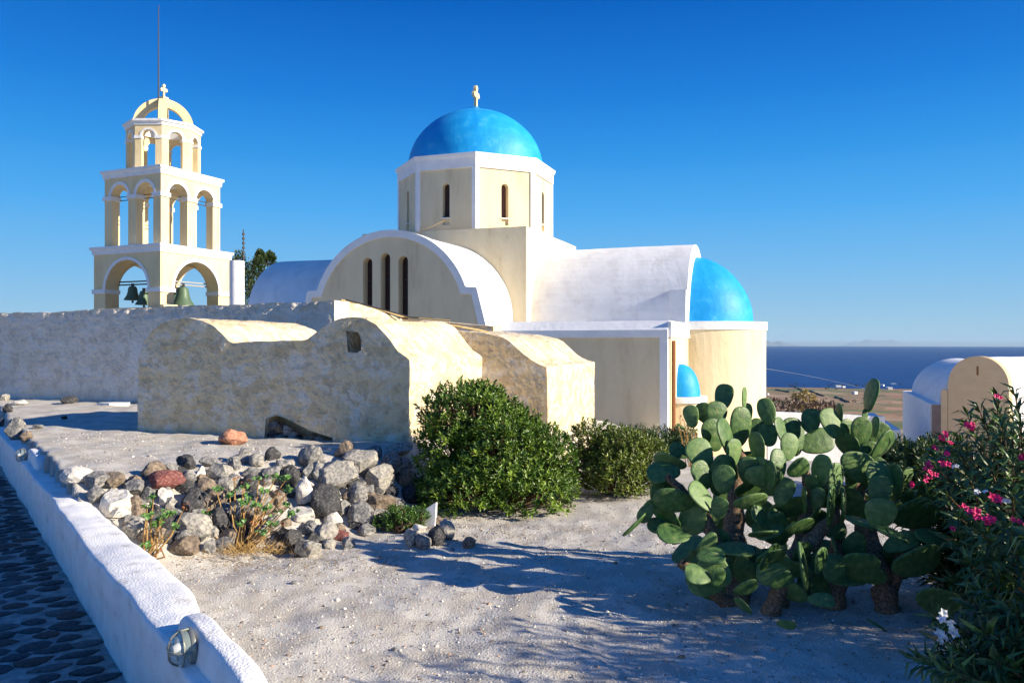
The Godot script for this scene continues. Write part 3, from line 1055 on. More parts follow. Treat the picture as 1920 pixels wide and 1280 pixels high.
func old_vaults() -> void:
	var base := -1.45
	var t := thing("cistern", "old low twin vaulted cistern of stained cream plaster behind the rocks", "cistern", w(-5.6, 8.4, base), deg_to_rad(-20.0))
	var off := Vector3(5.6, -base, 8.4)
	# front block, two barrels side by side, with a hole in the right one and a broken foot
	var front := uvy([[-7.5, base], [-7.5, -0.54], [-7.47, -0.21], [-7.40, -0.01], [-7.25, 0.14], [-7.09, 0.23], [-6.9, 0.26], [-6.71, 0.27], [-6.53, 0.24], [-6.37, 0.18], [-6.24, 0.08], [-6.15, -0.01], [-6.10, -0.03], [-5.8, -0.01], [-5.19, 0.01], [-5.10, 0.03], [-4.97, 0.12], [-4.81, 0.21], [-4.69, 0.25], [-4.53, 0.26], [-4.37, 0.25], [-4.24, 0.19], [-4.09, 0.04], [-3.98, -0.09], [-3.88, -0.15], [-3.84, -0.18], [-3.84, base], [-4.65, base], [-4.80, -1.04], [-5.05, -0.98], [-5.30, -0.89], [-5.52, -0.84], [-5.66, -0.88], [-5.70, base]])
	var hole := uvy([[-4.61, 0.12], [-4.47, 0.10], [-4.43, 0.02], [-4.42, -0.09], [-4.48, -0.12], [-4.59, -0.11], [-4.60, 0.0]])
	var s := PackedVector3Array()
	prism(s, front, -7.78, -7.437, [hole])
	var face := rough(s, 0.05, 0.026, 14.0, 0.008, 60.0)
	part(smooth_mesh(face), "front_wall", M.old_plaster, t, off)
	var body := uvy([[-7.48, base], [-7.48, -0.54], [-7.45, -0.21], [-7.38, -0.02], [-7.24, 0.13], [-7.08, 0.22], [-6.9, 0.25], [-6.71, 0.26], [-6.53, 0.23], [-6.37, 0.17], [-6.24, 0.07], [-6.14, -0.03], [-6.02, -0.08], [-5.25, -0.07], [-5.11, 0.01], [-4.98, 0.11], [-4.82, 0.20], [-4.69, 0.24], [-4.53, 0.25], [-4.37, 0.24], [-4.24, 0.18], [-4.09, 0.03], [-3.98, -0.10], [-3.88, -0.16], [-3.85, -0.19], [-3.85, base]])
	s = PackedVector3Array()
	prism(s, body, -9.5, -7.70)
	part(smooth_mesh(rough(s, 0.07, 0.03, 12.0, 0.006, 50.0)), "front_vaults", M.old_plaster, t, off)
	# rear block, sticking out further into the sun
	var rear := uvy([[-6.6, base], [-6.6, -0.3], [-6.1, 0.0], [-5.5, 0.10], [-4.9, 0.15], [-4.5, 0.15], [-4.04, 0.12], [-3.85, 0.105], [-3.70, 0.075], [-3.58, 0.045], [-3.48, 0.0], [-3.37, -0.09], [-3.28, -0.17], [-3.19, -0.235], [-3.09, -0.28], [-2.98, -0.31], [-2.98, base - 0.6], [-6.6, base - 0.6]])
	s = PackedVector3Array()
	prism(s, rear, -11.9, -9.46)
	part(smooth_mesh(rough(s, 0.07, 0.035, 10.0, 0.008, 50.0)), "rear_vault", M.old_plaster, t, off)
	# broken masonry in the foot of the front wall
	for i in 12:
		var rk := MeshInstance3D.new()
		rk.mesh = rock_mesh(100 + i % 5)
		rk.material_override = [M.black_rock, M.grey_rock, M.brown_rock, M.pale_rock][i % 4]
		rk.name = "stone"
		t.add_child(rk, true)
		var su := -5.60 + 0.085 * (i % 9)
		rk.position = Vector3(su, (-1.06 if i < 9 else -0.95) - 0.02 * (i % 3) - 0.04 * (i % 9) / 8.0, -7.53) + off
		rk.scale = Vector3(0.085, 0.07, 0.07)
		rk.rotation = Vector3(i, i * 2.1, 0)
	# cables over the roof
	s = PackedVector3Array()
	tube(s, [Vector3(-5.1, 0.05, -9.0), Vector3(-4.6, 0.265, -9.3), Vector3(-4.2, 0.19, -9.6), Vector3(-4.15, 0.15, -10.2), Vector3(-3.9, 0.04, -10.6), Vector3(-3.4, -0.17, -10.7)], [0.012], 5)
	part(mesh_of(s), "cable", M.cable_tan, t, off)

	# long plaster wall behind, returning towards the church
	var lw := thing("plaster_wall", "long weathered plaster boundary wall with a rough crumbling top", "wall", w(-10.5, 11.0, -1.6), deg_to_rad(-20.0))
	var o2 := Vector3(10.5, 1.6, 11.0)
	var top := uvy([[-19.0, -1.6], [-19.0, 0.50], [-16.5, 0.51], [-14.2, 0.53], [-12.84, 0.53], [-12.2, 0.56], [-11.57, 0.57], [-10.6, 0.58], [-10.03, 0.60], [-8.7, 0.60], [-7.66, 0.63], [-6.91, 0.65], [-6.91, -1.6]])
	s = PackedVector3Array()
	prism(s, top, -11.25, -10.8)
	s = rough(s, 0.09, 0.018, 9.0, 0.007, 45.0)
	for k in s.size():
		# crumbled edge along the top
		var e := smoothstep(0.12, 0.62, s[k].y) * (1.0 if s[k].z > -11.0 else 0.3)
		var q := s[k]
		var d := noise2.get_noise_3d(q.x * 110.0, q.y * 110.0, 3.0) * 0.05 * e
		s[k] += Vector3(0, d * 0.5, d)
	part(smooth_mesh(s), "wall_face", M.ruin_wall, lw, o2)
	s = PackedVector3Array()
	prism(s, PackedVector2Array([Vector2(11.2, -1.8), Vector2(11.2, 0.64), Vector2(11.6, 0.62), Vector2(13.1, 0.42), Vector2(13.1, -1.8)]), -7.35, -6.93, [], Transform3D(Basis(Vector3(0, 0, -1), Vector3.UP, Vector3.RIGHT), Vector3.ZERO))
	part(smooth_mesh(rough(s, 0.09, 0.025, 12.0, 0.01, 45.0)), "return_wall", M.old_plaster, lw, o2)
	s = PackedVector3Array()
	prism(s, uvy([[-7.3, -1.8], [-7.3, 0.43], [-6.6, 0.40], [-5.12, 0.27], [-5.12, -1.8]]), -13.5, -13.1)
	part(smooth_mesh(rough(s, 0.12, 0.02, 12.0)), "end_ledge", M.old_plaster, lw, o2)
	s = PackedVector3Array()
	tube(s, [Vector3(-7.0, 0.68, -11.3), Vector3(-6.95, 0.62, -11.8), Vector3(-6.9, 0.55, -12.4), Vector3(-6.7, 0.44, -13.0), Vector3(-6.3, 0.415, -13.2)], [0.013], 6)
	part(mesh_of(s), "hose", M.cable_black, lw, o2)
	s = PackedVector3Array()
	tube(s, [Vector3(-7.1, 0.68, -11.3), Vector3(-7.05, 0.64, -11.8), Vector3(-7.0, 0.56, -12.4), Vector3(-6.85, 0.45, -13.0), Vector3(-6.0, 0.38, -13.2)], [0.014], 6)
	part(mesh_of(s), "cable", M.cable_tan, lw, o2)

# ------------------------------------------------------------------ low white wall, lamps and cobbled path
func wall_pt(d: float, q: float, y: float) -> Vector3:
	# d: distance from the viewer along the view, q: metres right of the path face
	var x := -1.80 - 0.735 * (d - 3.73)
	return Vector3(x + q * 0.806, y, -(d + q * 0.592))

func bump_at(d: float, c: float, half: float) -> float:
	return 1.0 - smoothstep(half * 0.62, half, absf(d - c))

func path_and_wall() -> void:
	var prof := []
	var ds := []
	var d := 1.3
	while d < 13.0:
		ds.append(d)
		d += 0.05
	var s := PackedVector3Array()
	var prev := []
	for k in ds.size():
		var e: float = ds[k]
		var h := 0.395 + 0.012 * sin(e * 2.3)
		var wide := lerpf(0.17, 0.25, smoothstep(2.8, 4.0, e)) + 0.022 * sin(e * 1.7 + 1.0)
		var rd := 0.02
		var ring := [wall_pt(e, 0.0, -0.12), wall_pt(e, 0.0, h * 0.5), wall_pt(e, 0.0, h - rd), wall_pt(e, rd * 0.3, h - rd * 0.3), wall_pt(e, rd, h), wall_pt(e, wide * 0.5, h + 0.008), wall_pt(e, wide - rd, h), wall_pt(e, wide - rd * 0.3, h - rd * 0.3), wall_pt(e, wide, h - rd), wall_pt(e, wide, h * 0.5), wall_pt(e, wide, -0.12)]
		if k > 0:
			for j in ring.size() - 1:
				quad(s, prev[j], ring[j], ring[j + 1], prev[j + 1])
		if k == 0 or k == ds.size() - 1:
			for j in range(1, ring.size() - 1):
				s.append(ring[0]); s.append(ring[j]); s.append(ring[j + 1])
		prev = ring
	var p0 := wall_pt(4.0, 0.12, 0.0)
	var t := thing("low_wall", "low whitewashed wall with rounded edges running beside the cobbled path", "wall", p0)
	part(smooth_mesh(rough(s, 0.045, 0.022, 22.0, 0.003, 130.0)), "wall_body", M.lime_wall, t, -p0)
	for hd in [2.88, 7.85]:
		s = PackedVector3Array()
		var rows := []
		for i in 13:
			var row := []
			var la := PI / 2 * i / 12.0
			for j in 32:
				var a := TAU * j / 32.0
				var k := pow(cos(la), 0.35) if i < 12 else 0.0
				var along := signf(cos(a)) * pow(absf(cos(a)), 0.55) * 0.40 * k
				var across := signf(sin(a)) * pow(absf(sin(a)), 0.45) * 0.065 * k
				row.append(wall_pt(hd + along, 0.115 + across, 0.30 + 0.20 * pow(sin(la), 0.8)))
			rows.append(row)
		for i in 12:
			for j in 32:
				quad(s, rows[i][j], rows[i + 1][j], rows[i + 1][(j + 1) % 32], rows[i][(j + 1) % 32])
		part(smooth_mesh(rough(s, 0.04, 0.02, 24.0, 0.003, 130.0)), "lamp_hump", M.lime_wall, t, -p0)
	lamp("round caged bulkhead lamp on the low white wall's hump beside the open gravel", 2.99, 0.445)
	lamp("round caged bulkhead lamp on the low white wall's far hump before the dark rocks", 8.1, 0.44)
	# path with set cobbles
	s = PackedVector3Array()
	quad(s, wall_pt(1.0, 0.02, 0.0), wall_pt(14.0, 0.02, 0.0), wall_pt(14.0, -3.2, 0.0), wall_pt(1.0, -3.2, 0.0))
	var path := part(mesh_of(rough(s, 0.12, 0.006, 40.0)), "path", M.mortar, self)
	path.set_meta("kind", "structure")
	var forms := []
	for k in 7:
		forms.append(cobble_mesh(k))
	var r2 := RandomNumberGenerator.new()
	r2.seed = 77
	var count := 0
	var row := 0
	d = 3.2
	while d < 9.5:
		var q := -0.09 - 0.05 * (row % 2)
		while q > -1.3:
			var p := wall_pt(d + r2.randf_range(-0.014, 0.014), q + r2.randf_range(-0.015, 0.015), 0.0)
			var sx := -p.x / -p.z * F
			if 960.0 - sx > -25.0 and count < 300 and r2.randf() < 0.93:
				var o := MeshInstance3D.new()
				o.mesh = forms[r2.randi() % 7]
				var pick := r2.randf()
				o.material_override = M.cobble_dark if pick < 0.6 else (M.cobble_grey if pick < 0.86 else M.cobble_red)
				o.name = "cobble"
				path.add_child(o, true)
				o.position = p + Vector3(0, 0.001, 0)
				o.rotation.y = deg_to_rad(36.0) + r2.randf_range(-0.3, 0.3)
				o.scale = Vector3(r2.randf_range(0.85, 1.25), r2.randf_range(0.8, 1.2), r2.randf_range(0.85, 1.15))
				count += 1
			q -= 0.165 + r2.randf_range(-0.015, 0.025)
		d += 0.106
		row += 1

func cobble_mesh(k: int) -> Mesh:
	var r2 := RandomNumberGenerator.new()
	r2.seed = 900 + k
	var n := 8
	var rim := []
	for i in n:
		var a := TAU * i / n
		var r := r2.randf_range(0.74, 1.16)
		rim.append(Vector2(cos(a) * 0.082 * r, sin(a) * 0.062 * r))
	var t := PackedVector3Array()
	var tilt := Vector2(r2.randf_range(-0.05, 0.05), r2.randf_range(-0.05, 0.05))
	for i in n:
		var a: Vector2 = rim[i]
		var b: Vector2 = rim[(i + 1) % n]
		var lv := func(p: Vector2, f: float, y: float) -> Vector3: return Vector3(p.x * f, y + tilt.dot(p), p.y * f)
		quad(t, lv.call(a, 1.0, -0.02), lv.call(a, 0.94, 0.006), lv.call(b, 0.94, 0.006), lv.call(b, 1.0, -0.02))
		quad(t, lv.call(a, 0.94, 0.006), lv.call(a, 0.6, 0.0125), lv.call(b, 0.6, 0.0125), lv.call(b, 0.94, 0.006))
		t.append(lv.call(a, 0.6, 0.0125)); t.append(Vector3(0, 0.014, 0)); t.append(lv.call(b, 0.6, 0.0125))
	return mesh_of(t, 0.5)

func lamp(label: String, d: float, y: float) -> void:
	var p := wall_pt(d, 0.05, y)
	# local +y points out of the wall
	var out := Vector3(-0.806, 0, 0.592)
	var t := thing("bulkhead_lamp", label, "lamp", p, 0.0, "lamps on the low wall")
	t.scale = Vector3.ONE * 0.8
	var side := Vector3.UP.cross(out).normalized()
	var x := Transform3D(Basis(side, out, side.cross(out)), Vector3.ZERO)
	var s := PackedVector3Array()
	lathe(s, [Vector2(0, 0), Vector2(0.088, 0), Vector2(0.089, 0.010), Vector2(0.084, 0.018), Vector2(0.07, 0.02), Vector2(0.0, 0.018)], 28, x)
	part(mesh_of(s), "base_ring", M.lamp_metal, t)
	s = PackedVector3Array()
	var prof := []
	for i in 11:
		var a := PI / 2 * i / 10.0
		prof.append(Vector2(0.079 * pow(cos(a), 0.55), 0.02 + 0.078 * sin(a)))
	lathe(s, prof, 28, x)
	part(mesh_of(s), "glass_cover", M.lamp_glass, t)
	s = PackedVector3Array()
	lathe(s, [Vector2(0.0, 0.034), Vector2(0.022, 0.034), Vector2(0.03, 0.06), Vector2(0.02, 0.085), Vector2(0.0, 0.09)], 14, x)
	part(mesh_of(s), "bulb", M.white, t)
	for k in 2:
		s = PackedVector3Array()
		var pts := []
		for i in 15:
			var a := PI * i / 14.0
			var c := cos(a)
			var q := Vector3(0.085 * signf(c) * pow(absf(c), 0.55), 0.015 + 0.089 * sin(a), 0)
			pts.append(x * (q if k == 0 else Vector3(0, q.y, q.x)))
		tube(s, pts, [0.0055], 6)
		part(mesh_of(s), "cage_bar", M.lamp_metal, t)
	s = PackedVector3Array()
	var ring := []
	for i in 25:
		var a := TAU * i / 24.0
		ring.append(x * Vector3(cos(a) * 0.083, 0.052, sin(a) * 0.083))
	tube(s, ring, [0.005], 6)
	part(mesh_of(s), "cage_bar", M.lamp_metal, t)

# ------------------------------------------------------------------ houses down the slope
func vault_soup(r: float, stilt: float, length: float, x: Transform3D) -> PackedVector3Array:
	var p := PackedVector2Array([Vector2(r, 0)])
	p.append_array(arc_poly(0, stilt, r, 0, 180, 26))
	p.append(Vector2(-r, 0))
	var s := PackedVector3Array()
	prism(s, p, -length, 0, [], x)
	return s

func right_houses() -> void:
	var d := 29.5
	var a1 := Vector3(0.82, 0, -0.57) # away and to the right
	var a2 := Vector3(-0.57, 0, -0.82) # away and to the left
	var f := at(1840, 640, d)
	var gy := ground_y(f.x, f.z) - 0.4
	var turn := Basis(-a2, Vector3.UP, -a1)
	var t := thing("vaulted_house", "tan fronted house with a white barrel vaulted roof below the church", "house", Vector3(f.x, gy, f.z))
	var top := EYE - (670.0 - 640.0) / F * d - gy
	var r := 1.02
	part(mesh_of(rough(vault_soup(r, top - r, 7.0, Transform3D(turn, Vector3.ZERO)), 0.6, 0.02, 6.0)), "vault", M.vault_white, t)
	part(mesh_of(vault_soup(r + 0.05, top - r, 0.3, Transform3D(turn, turn * Vector3(0, 0, 0.25)))), "front_wall", M.tan, t)
	var s := PackedVector3Array()
	box(s, Vector3(-r - 0.30, 0, -0.1), Vector3(-r - 0.06, top - 1.25, 0.28))
	for k in s.size():
		s[k] = turn * s[k]
	part(mesh_of(s), "corner_pillar", M.tan, t)
	s = PackedVector3Array()
	box(s, Vector3(-0.03, top - 0.65, 0.25), Vector3(0.03, top - 0.32, 0.27))  # raised rust coloured strip standing in for the narrow slit
	for k in s.size():
		s[k] = turn * s[k]
	part(mesh_of(s), "rusty_slit", M.rust, t)
	# second house, square to the church: a white wing with a grey vault on it
	var corner := at(1745, 640, 32.0)
	var low := ground_y(corner.x, corner.z) - 0.5
	var t2 := thing("vaulted_house", "house with a bare grey barrel vault and white side wall below the church", "house", Vector3(corner.x, low, corner.z), deg_to_rad(-20.0))
	var wy := EYE - (757.0 - 640.0) / F * 32.0 - low
	s = soup_box(Vector3(0, 0, -9.2), Vector3(4.6, wy, 0))
	part(mesh_of(rough(s, 0.7, 0.015, 5.0)), "side_wing", M.white, t2)
	s = soup_box(Vector3(0.05, 0, 0.02), Vector3(4.6, wy - 0.03, 0.06))
	part(mesh_of(s), "wing_end", M.pink_plaster, t2)
	var arch := PackedVector2Array()
	for i in 27:
		var a := PI * i / 26.0
		arch.append(Vector2(2.35 + 2.0 * cos(a), wy - 0.05 + 1.72 * sin(a)))
	s = PackedVector3Array()
	prism(s, arch, -8.6, -0.3)
	part(mesh_of(rough(s, 0.5, 0.02, 6.0)), "vault", M.vault_white, t2)
	# white terrace walls between the cactus and the fields
	var wl := [[1440.0, 772.0, 1660.0, 781.0, 30.0, 30.0, "long low white terrace wall behind the prickly pear"], [1640.0, 774.0, 1690.0, 806.0, 36.0, 31.0, "short white terrace wall slanting towards the white side wall"]]
	for q in wl:
		var p0 := at(q[0], q[1], q[4])
		var p1 := at(q[2], q[3], q[5])
		low = minf(ground_y(p0.x, p0.z), ground_y(p1.x, p1.z)) - 0.4
		var tw := thing("terrace_wall", q[6], "wall", Vector3(p0.x, low, p0.z))
		s = PackedVector3Array()
		var e := p1 - p0
		e.y = 0
		var nrm := Vector3(-e.z, 0, e.x).normalized() * 0.35
		if nrm.z > 0:
			nrm = -nrm
		var b0 := Vector3(0, 0, 0)
		var b1 := e
		var t0 := Vector3(0, p0.y - low, 0)
		var t1 := e + Vector3(0, p1.y - low, 0)
		quad(s, b0, t0, t1, b1)
		quad(s, b1 + nrm, t1 + nrm, t0 + nrm, b0 + nrm)
		quad(s, t0, t0 + nrm, t1 + nrm, t1)
		quad(s, b0 + nrm, t0 + nrm, t0, b0)
		quad(s, b1, t1, t1 + nrm, b1 + nrm)
		part(mesh_of(s), "wall_block", M.white, tw)

func far_things() -> void:
	# islands
	for q in [[1440.0, 1505.0, 637.0, 46000.0, "low hazy headland on the horizon beside the apse", 5], [1575.0, 1720.0, 632.5, 62000.0, "faint broad island on the horizon above the sea", 6]]:
		var s := PackedVector3Array()
		var n := 40
		var dist: float = q[3]
		var yb := EYE - 100.0 - dist * dist / 2.0 / 6371000.0 - 60.0
		var prev := []
		var x0: float = q[0] - 60.0
		for i in n + 1:
			var f := float(i) / n
			var px := lerpf(x0 if q[5] == 5 else q[0], q[1], f)
			var bump := pow(sin(PI * f), 0.8) * (0.8 + 0.3 * noise.get_noise_1d(f * 130.0 + q[5] * 40))
			var p := at(px, lerpf(650.0, q[2], bump), dist)
			var ring := [Vector3(p.x, yb, p.z + 1200.0), p, Vector3(p.x * 1.05, yb, p.z - 2500.0)]
			if i > 0:
				quad(s, prev[0], prev[1], ring[1], ring[0])
				quad(s, prev[1], prev[2], ring[2], ring[1])
			prev = ring
		var o := part(mesh_of(s), "island", M.island_rock, self)
		o.set_meta("kind", "structure")
	# white farm houses on the plain
	var k := 0
	for q in [[1572.0, 726.0, 10.0, 3.5, "long low white farmhouse on the brown plain"], [1582.0, 727.0, 6.0, 3.0, "white block joined to the long farmhouse's end"], [1603.0, 739.0, 9.0, 5.0, "lone white box shaped house among the fields"], [1655.0, 725.0, 8.0, 4.0, "white house by the shore next to the vaulted houses"], [1676.0, 724.0, 12.0, 5.0, "widest white house by the shore"], [1668.0, 730.0, 12.0, 4.0, "pale house on the plain before the shore houses"], [1440.0, 741.0, 5.0, 4.0, "small white hut beside the apse wall"]]:
		var p := far_hit(q[0], q[1])
		var m: float = -p.z / F
		var h := thing("farmhouse", q[4], "house", p - Vector3(0, 0.5, 0), 0.3 * k, "white houses on the plain")
		var s := PackedVector3Array()
		var wx: float = q[2] * m * 0.5
		var hy: float = q[3] * m + 0.5
		box(s, Vector3(-wx, 0, -wx * 0.7), Vector3(wx, hy, wx * 0.7))
		part(mesh_of(s), "wall", M.far_white, h)
		s = PackedVector3Array()
		box(s, Vector3(-wx - 0.2, hy + 0.002, -wx * 0.7 - 0.2), Vector3(wx + 0.2, hy + 0.35, wx * 0.7 + 0.2))
		part(mesh_of(s), "roof", M.far_white, h)
		k += 1
	# dark field walls
	for q in [[1478.0, 733.0, 1500.0, 727.0], [1519.0, 733.0, 1545.0, 743.0], [1567.0, 744.0, 1592.0, 754.0], [1490.0, 724.0, 1512.0, 736.0], [1600.0, 735.0, 1640.0, 731.0], [1455.0, 731.0, 1480.0, 736.0], [1620.0, 748.0, 1660.0, 742.0]]:
		var p0 := far_hit(q[0], q[1])
		var p1 := far_hit(q[2], q[3])
		var o := thing("field_wall", "dark dry stone wall between fields on the plain", "wall", p0, 0.0, "stone walls across the plain")
		var s := PackedVector3Array()
		var pts := []
		var rad := []
		for i in 13:
			var f := i / 12.0
			var p := p0.lerp(p1, f)
			p.y = hill_y(p.x, p.z) + 0.6
			pts.append(p - p0)
			rad.append(1.5 + 0.6 * noise2.get_noise_1d(i * 60.0))
		tube(s, pts, rad, 6)
		part(mesh_of(s), "stonework", M.field_stone, o)
	# trees on the plain, along the shore
	var r2 := RandomNumberGenerator.new()
	r2.seed = 31
	for i in 34:
		var px := r2.randf_range(1440, 1700)
		var py := 723.0 + r2.randf_range(-0.6, 2.0)
		if i > 22:
			py = r2.randf_range(728, 765)
		if i < 9:
			px = r2.randf_range(1545, 1625)
		var p := far_hit(px, py)
		var m: float = -p.z / F
		var o := thing("tree", ("small dark tree in the row along the shore" if py < 727.0 else "small dark tree standing among the distant fields"), "tree", p, 0.0, "trees on the plain")
		var lv := Leaves.new()
		var size := r2.randf_range(1.2, 2.6) * m
		for j in 90:
			var dir := Vector3(r2.randfn(), r2.randfn(), r2.randfn()).normalized()
			var q := Vector3(dir.x * 1.3, dir.y * 0.8 + 1.0, dir.z * 1.3) * size * r2.randf_range(0.6, 1.0)
			lv.leaf(q, dir, Vector3(r2.randfn(), r2.randfn(), r2.randfn()).normalized(), size * 0.6, size * 0.4, 0.2, Color(0.025, 0.04, 0.018))
		part(lv.mesh(), "crown", M.leaf, o)
		var s := PackedVector3Array()
		tube(s, [Vector3(0, -0.5, 0), Vector3(0, size, 0)], [size * 0.12, size * 0.07], 5)
		part(mesh_of(s), "trunk", M.bark, o)
	# tree and striped mast behind the left vault
	tree_behind()
	var mp := at(456, 560, 42.0)
	var my := ground_y(mp.x, mp.z) - 0.2
	var mast := thing("radio_mast", "thin dark banded mast beside the dark tree", "mast", Vector3(mp.x, my, mp.z))
	var mt := EYE + (640.0 - 430.0) / F * 42.0 - my
	var s := PackedVector3Array()
	tube(s, [Vector3.ZERO, Vector3(0, mt, 0)], [0.045, 0.03], 6)
	part(mesh_of(s), "pole", M.iron, mast)
	for i in 16:
		s = PackedVector3Array()
		var y := mt - 0.3 - i * 0.24
		tube(s, [Vector3(0, y, 0), Vector3(0, y + 0.11, 0)], [0.075], 6)
		part(mesh_of(s), "band", M.iron, mast)
	# wire from the apse over the plain
	var wp := thing("overhead_wire", "thin pale wire sagging from the apse over the plain", "wire", at(1438, 690, 27.0))
	var pts := []
	for i in 13:
		var f := i / 12.0
		pts.append(at(lerpf(1436, 1625, f), 691.0 + 38.0 * f - 10.0 * f * (1.0 - f), lerpf(27.0, 60.0, f)) - wp.position)
	s = PackedVector3Array()
	tube(s, pts, [0.004], 5)
	part(mesh_of(s), "strand", M.pole_grey, wp)
	var pp: Vector3 = at(1625, 729, 60.0)
	var py0 := minf(ground_y(pp.x, pp.z), hill_y(pp.x, pp.z)) - 0.3
	var pole := thing("utility_pole", "short thin pole on the slope holding the sagging wire", "pole", Vector3(pp.x, py0, pp.z))
	s = PackedVector3Array()
	tube(s, [Vector3.ZERO, Vector3(0, pp.y - py0 + 0.05, 0)], [0.06, 0.05], 6)
	part(mesh_of(s), "shaft", M.bark, pole)

func far_hit(px: float, py: float) -> Vector3:
	var d := 64.0
	while d < 2300.0:
		var p := at(px, py, d)
		if p.y <= hill_y(p.x, p.z):
			return p
		d *= 1.004
	return at(px, py, 1800.0)

func tree_behind() -> void:
	var p := at(478, 640, 46.0)
	var gy := ground_y(p.x, p.z) - 0.3
	var t := thing("cypress_tree", "dark green ragged tree rising behind the white vault", "tree", Vector3(p.x, gy, p.z))
	var r2 := RandomNumberGenerator.new()
	r2.seed = 8
	var lv := Leaves.new()
	for q in [[447.0, 500.0, 14.0, 34.0], [462.0, 520.0, 18.0, 40.0], [484.0, 500.0, 13.0, 26.0], [487.0, 480.0, 8.0, 12.0], [505.0, 487.0, 13.0, 17.0], [480.0, 540.0, 26.0, 30.0], [470.0, 580.0, 30.0, 40.0]]:
		var c := at(q[0], q[1], 46.0 + r2.randf_range(-0.8, 0.8)) - t.position
		for j in 750:
			var dir := Vector3(r2.randfn(), r2.randfn(), r2.randfn()).normalized()
			var rr := pow(r2.randf(), 0.4) * (0.85 + 0.3 * noise.get_noise_3d(dir.x * 40, dir.y * 40, dir.z * 40 + q[0]))
			var m := 46.0 / F
			var pos := c + Vector3(dir.x * q[2] * m, dir.y * q[3] * m, dir.z * q[2] * m) * rr
			var b := r2.randf_range(0.7, 1.4)
			lv.leaf(pos, (dir + Vector3(0, 1.2, 0)).normalized(), Vector3(r2.randfn(), r2.randfn(), r2.randfn()).normalized(), 0.17, 0.07, 0.1, Color(0.035 * b, 0.06 * b, 0.016 * b))
	part(lv.mesh(), "crown", M.leaf, t)
	var s := PackedVector3Array()
	tube(s, [Vector3.ZERO, at(470, 580, 46.0) - t.position, at(466, 520, 46.0) - t.position], [0.16, 0.12, 0.04], 8)
	tube(s, [at(470, 575, 46.0) - t.position, at(486, 505, 46.0) - t.position, at(503, 490, 46.0) - t.position], [0.08, 0.05, 0.02], 6)
	part(mesh_of(s), "trunk", M.bark, t)

# ------------------------------------------------------------------ rocks
var rock_cache := {}
func rock_mesh(k: int) -> Mesh:
	if rock_cache.has(k):
		return rock_cache[k]
	var r2 := RandomNumberGenerator.new()
	r2.seed = 4000 + k
	var gold := (1.0 + sqrt(5.0)) / 2.0
	var iv := []
	for q in [[-1, gold, 0], [1, gold, 0], [-1, -gold, 0], [1, -gold, 0], [0, -1, gold], [0, 1, gold], [0, -1, -gold], [0, 1, -gold], [gold, 0, -1], [gold, 0, 1], [-gold, 0, -1], [-gold, 0, 1]]:
		iv.append(Vector3(q[0], q[1], q[2]).normalized())
	var t := PackedVector3Array()
	for f in [[0, 11, 5], [0, 5, 1], [0, 1, 7], [0, 7, 10], [0, 10, 11], [1, 5, 9], [5, 11, 4], [11, 10, 2], [10, 7, 6], [7, 1, 8], [3, 9, 4], [3, 4, 2], [3, 2, 6], [3, 6, 8], [3, 8, 9], [4, 9, 5], [2, 4, 11], [6, 2, 10], [8, 6, 7], [9, 8, 1]]:
		t.append(iv[f[0]]); t.append(iv[f[2]]); t.append(iv[f[1]])
	for i in 3:
		t = split4(t)
		for j in t.size():
			t[j] = t[j].normalized()
	var cuts := []
	for i in r2.randi_range(10, 15):
		cuts.append([Vector3(r2.randfn(), r2.randfn(), r2.randfn()).normalized(), r2.randf_range(0.58, 0.86)])
	var shift := Vector3(r2.randf(), r2.randf(), r2.randf()) * 300.0
	for j in t.size():
		var p := t[j].snapped(Vector3.ONE * 0.0005)
		for c in cuts:
			var over: float = p.dot(c[0]) - c[1]
			if over > 0:
				p -= c[0] * over * 0.96
		var q := p * 22.0 + shift
		p *= 1.0 + 0.13 * noise.get_noise_3d(q.x, q.y, q.z) + 0.07 * noise2.get_noise_3d(q.x * 3.5, q.y * 3.5, q.z * 3.5)
		t[j] = p
	rock_cache[k] = mesh_of(t, 0.86)
	return rock_cache[k]

func split4(t: PackedVector3Array) -> PackedVector3Array:
	var out := PackedVector3Array()
	for k in range(0, t.size(), 3):
		var a := t[k]
		var b := t[k + 1]
		var c := t[k + 2]
		var ab := (a + b) * 0.5
		var bc := (b + c) * 0.5
		var ca := (c + a) * 0.5
		for p in [a, ab, ca, ab, b, bc, ca, bc, c, ab, bc, ca]:
			out.append(p)
	return out

func rock(p: Vector3, size: Vector3, kind: String, k: int, turn: float, label := "", group := "rocks of the heap below the cistern", tilt := 0.0) -> void:
	var says := {"black": "near black lava", "grey": "grey volcanic", "pale": "beige grey", "white": "chalky white", "brown": "brownish grey", "rust_red": "rust red lava", "red": "orange red"}
	var px := 960.0 + p.x / -p.z * F
	var big := "large" if size.x > 0.125 else ("fist sized" if size.x < 0.075 else "middling")
	var zone := "touching the white wall"
	if px > 690: zone = "nearest the big bush"
	elif px > 575: zone = "below the cistern's corner"
	elif px > 430: zone = "around the half dried geranium"
	elif px > 350: zone = "between the two geraniums"
	elif px > 255: zone = "around the sparse geranium"
	var lift := ground_y(p.x, p.z)
	var tall := "high on the heap" if lift > 0.42 else ("at the heap's foot" if lift < 0.14 else "midway up the heap")
	var o := MeshInstance3D.new()
	o.mesh = rock_mesh(k % 16)
	o.material_override = M[kind + "_rock"]
	o.name = numbered("rock")
	add_child(o)
	o.position = p
	o.rotation = Vector3(tilt, turn, tilt * 0.6)
	o.scale = size
	if label != "":
		tag(o, label, "rock")
	else:
		tag(o, "%s %s rock %s, %s" % [big, says[kind], tall, zone], "rock", group)

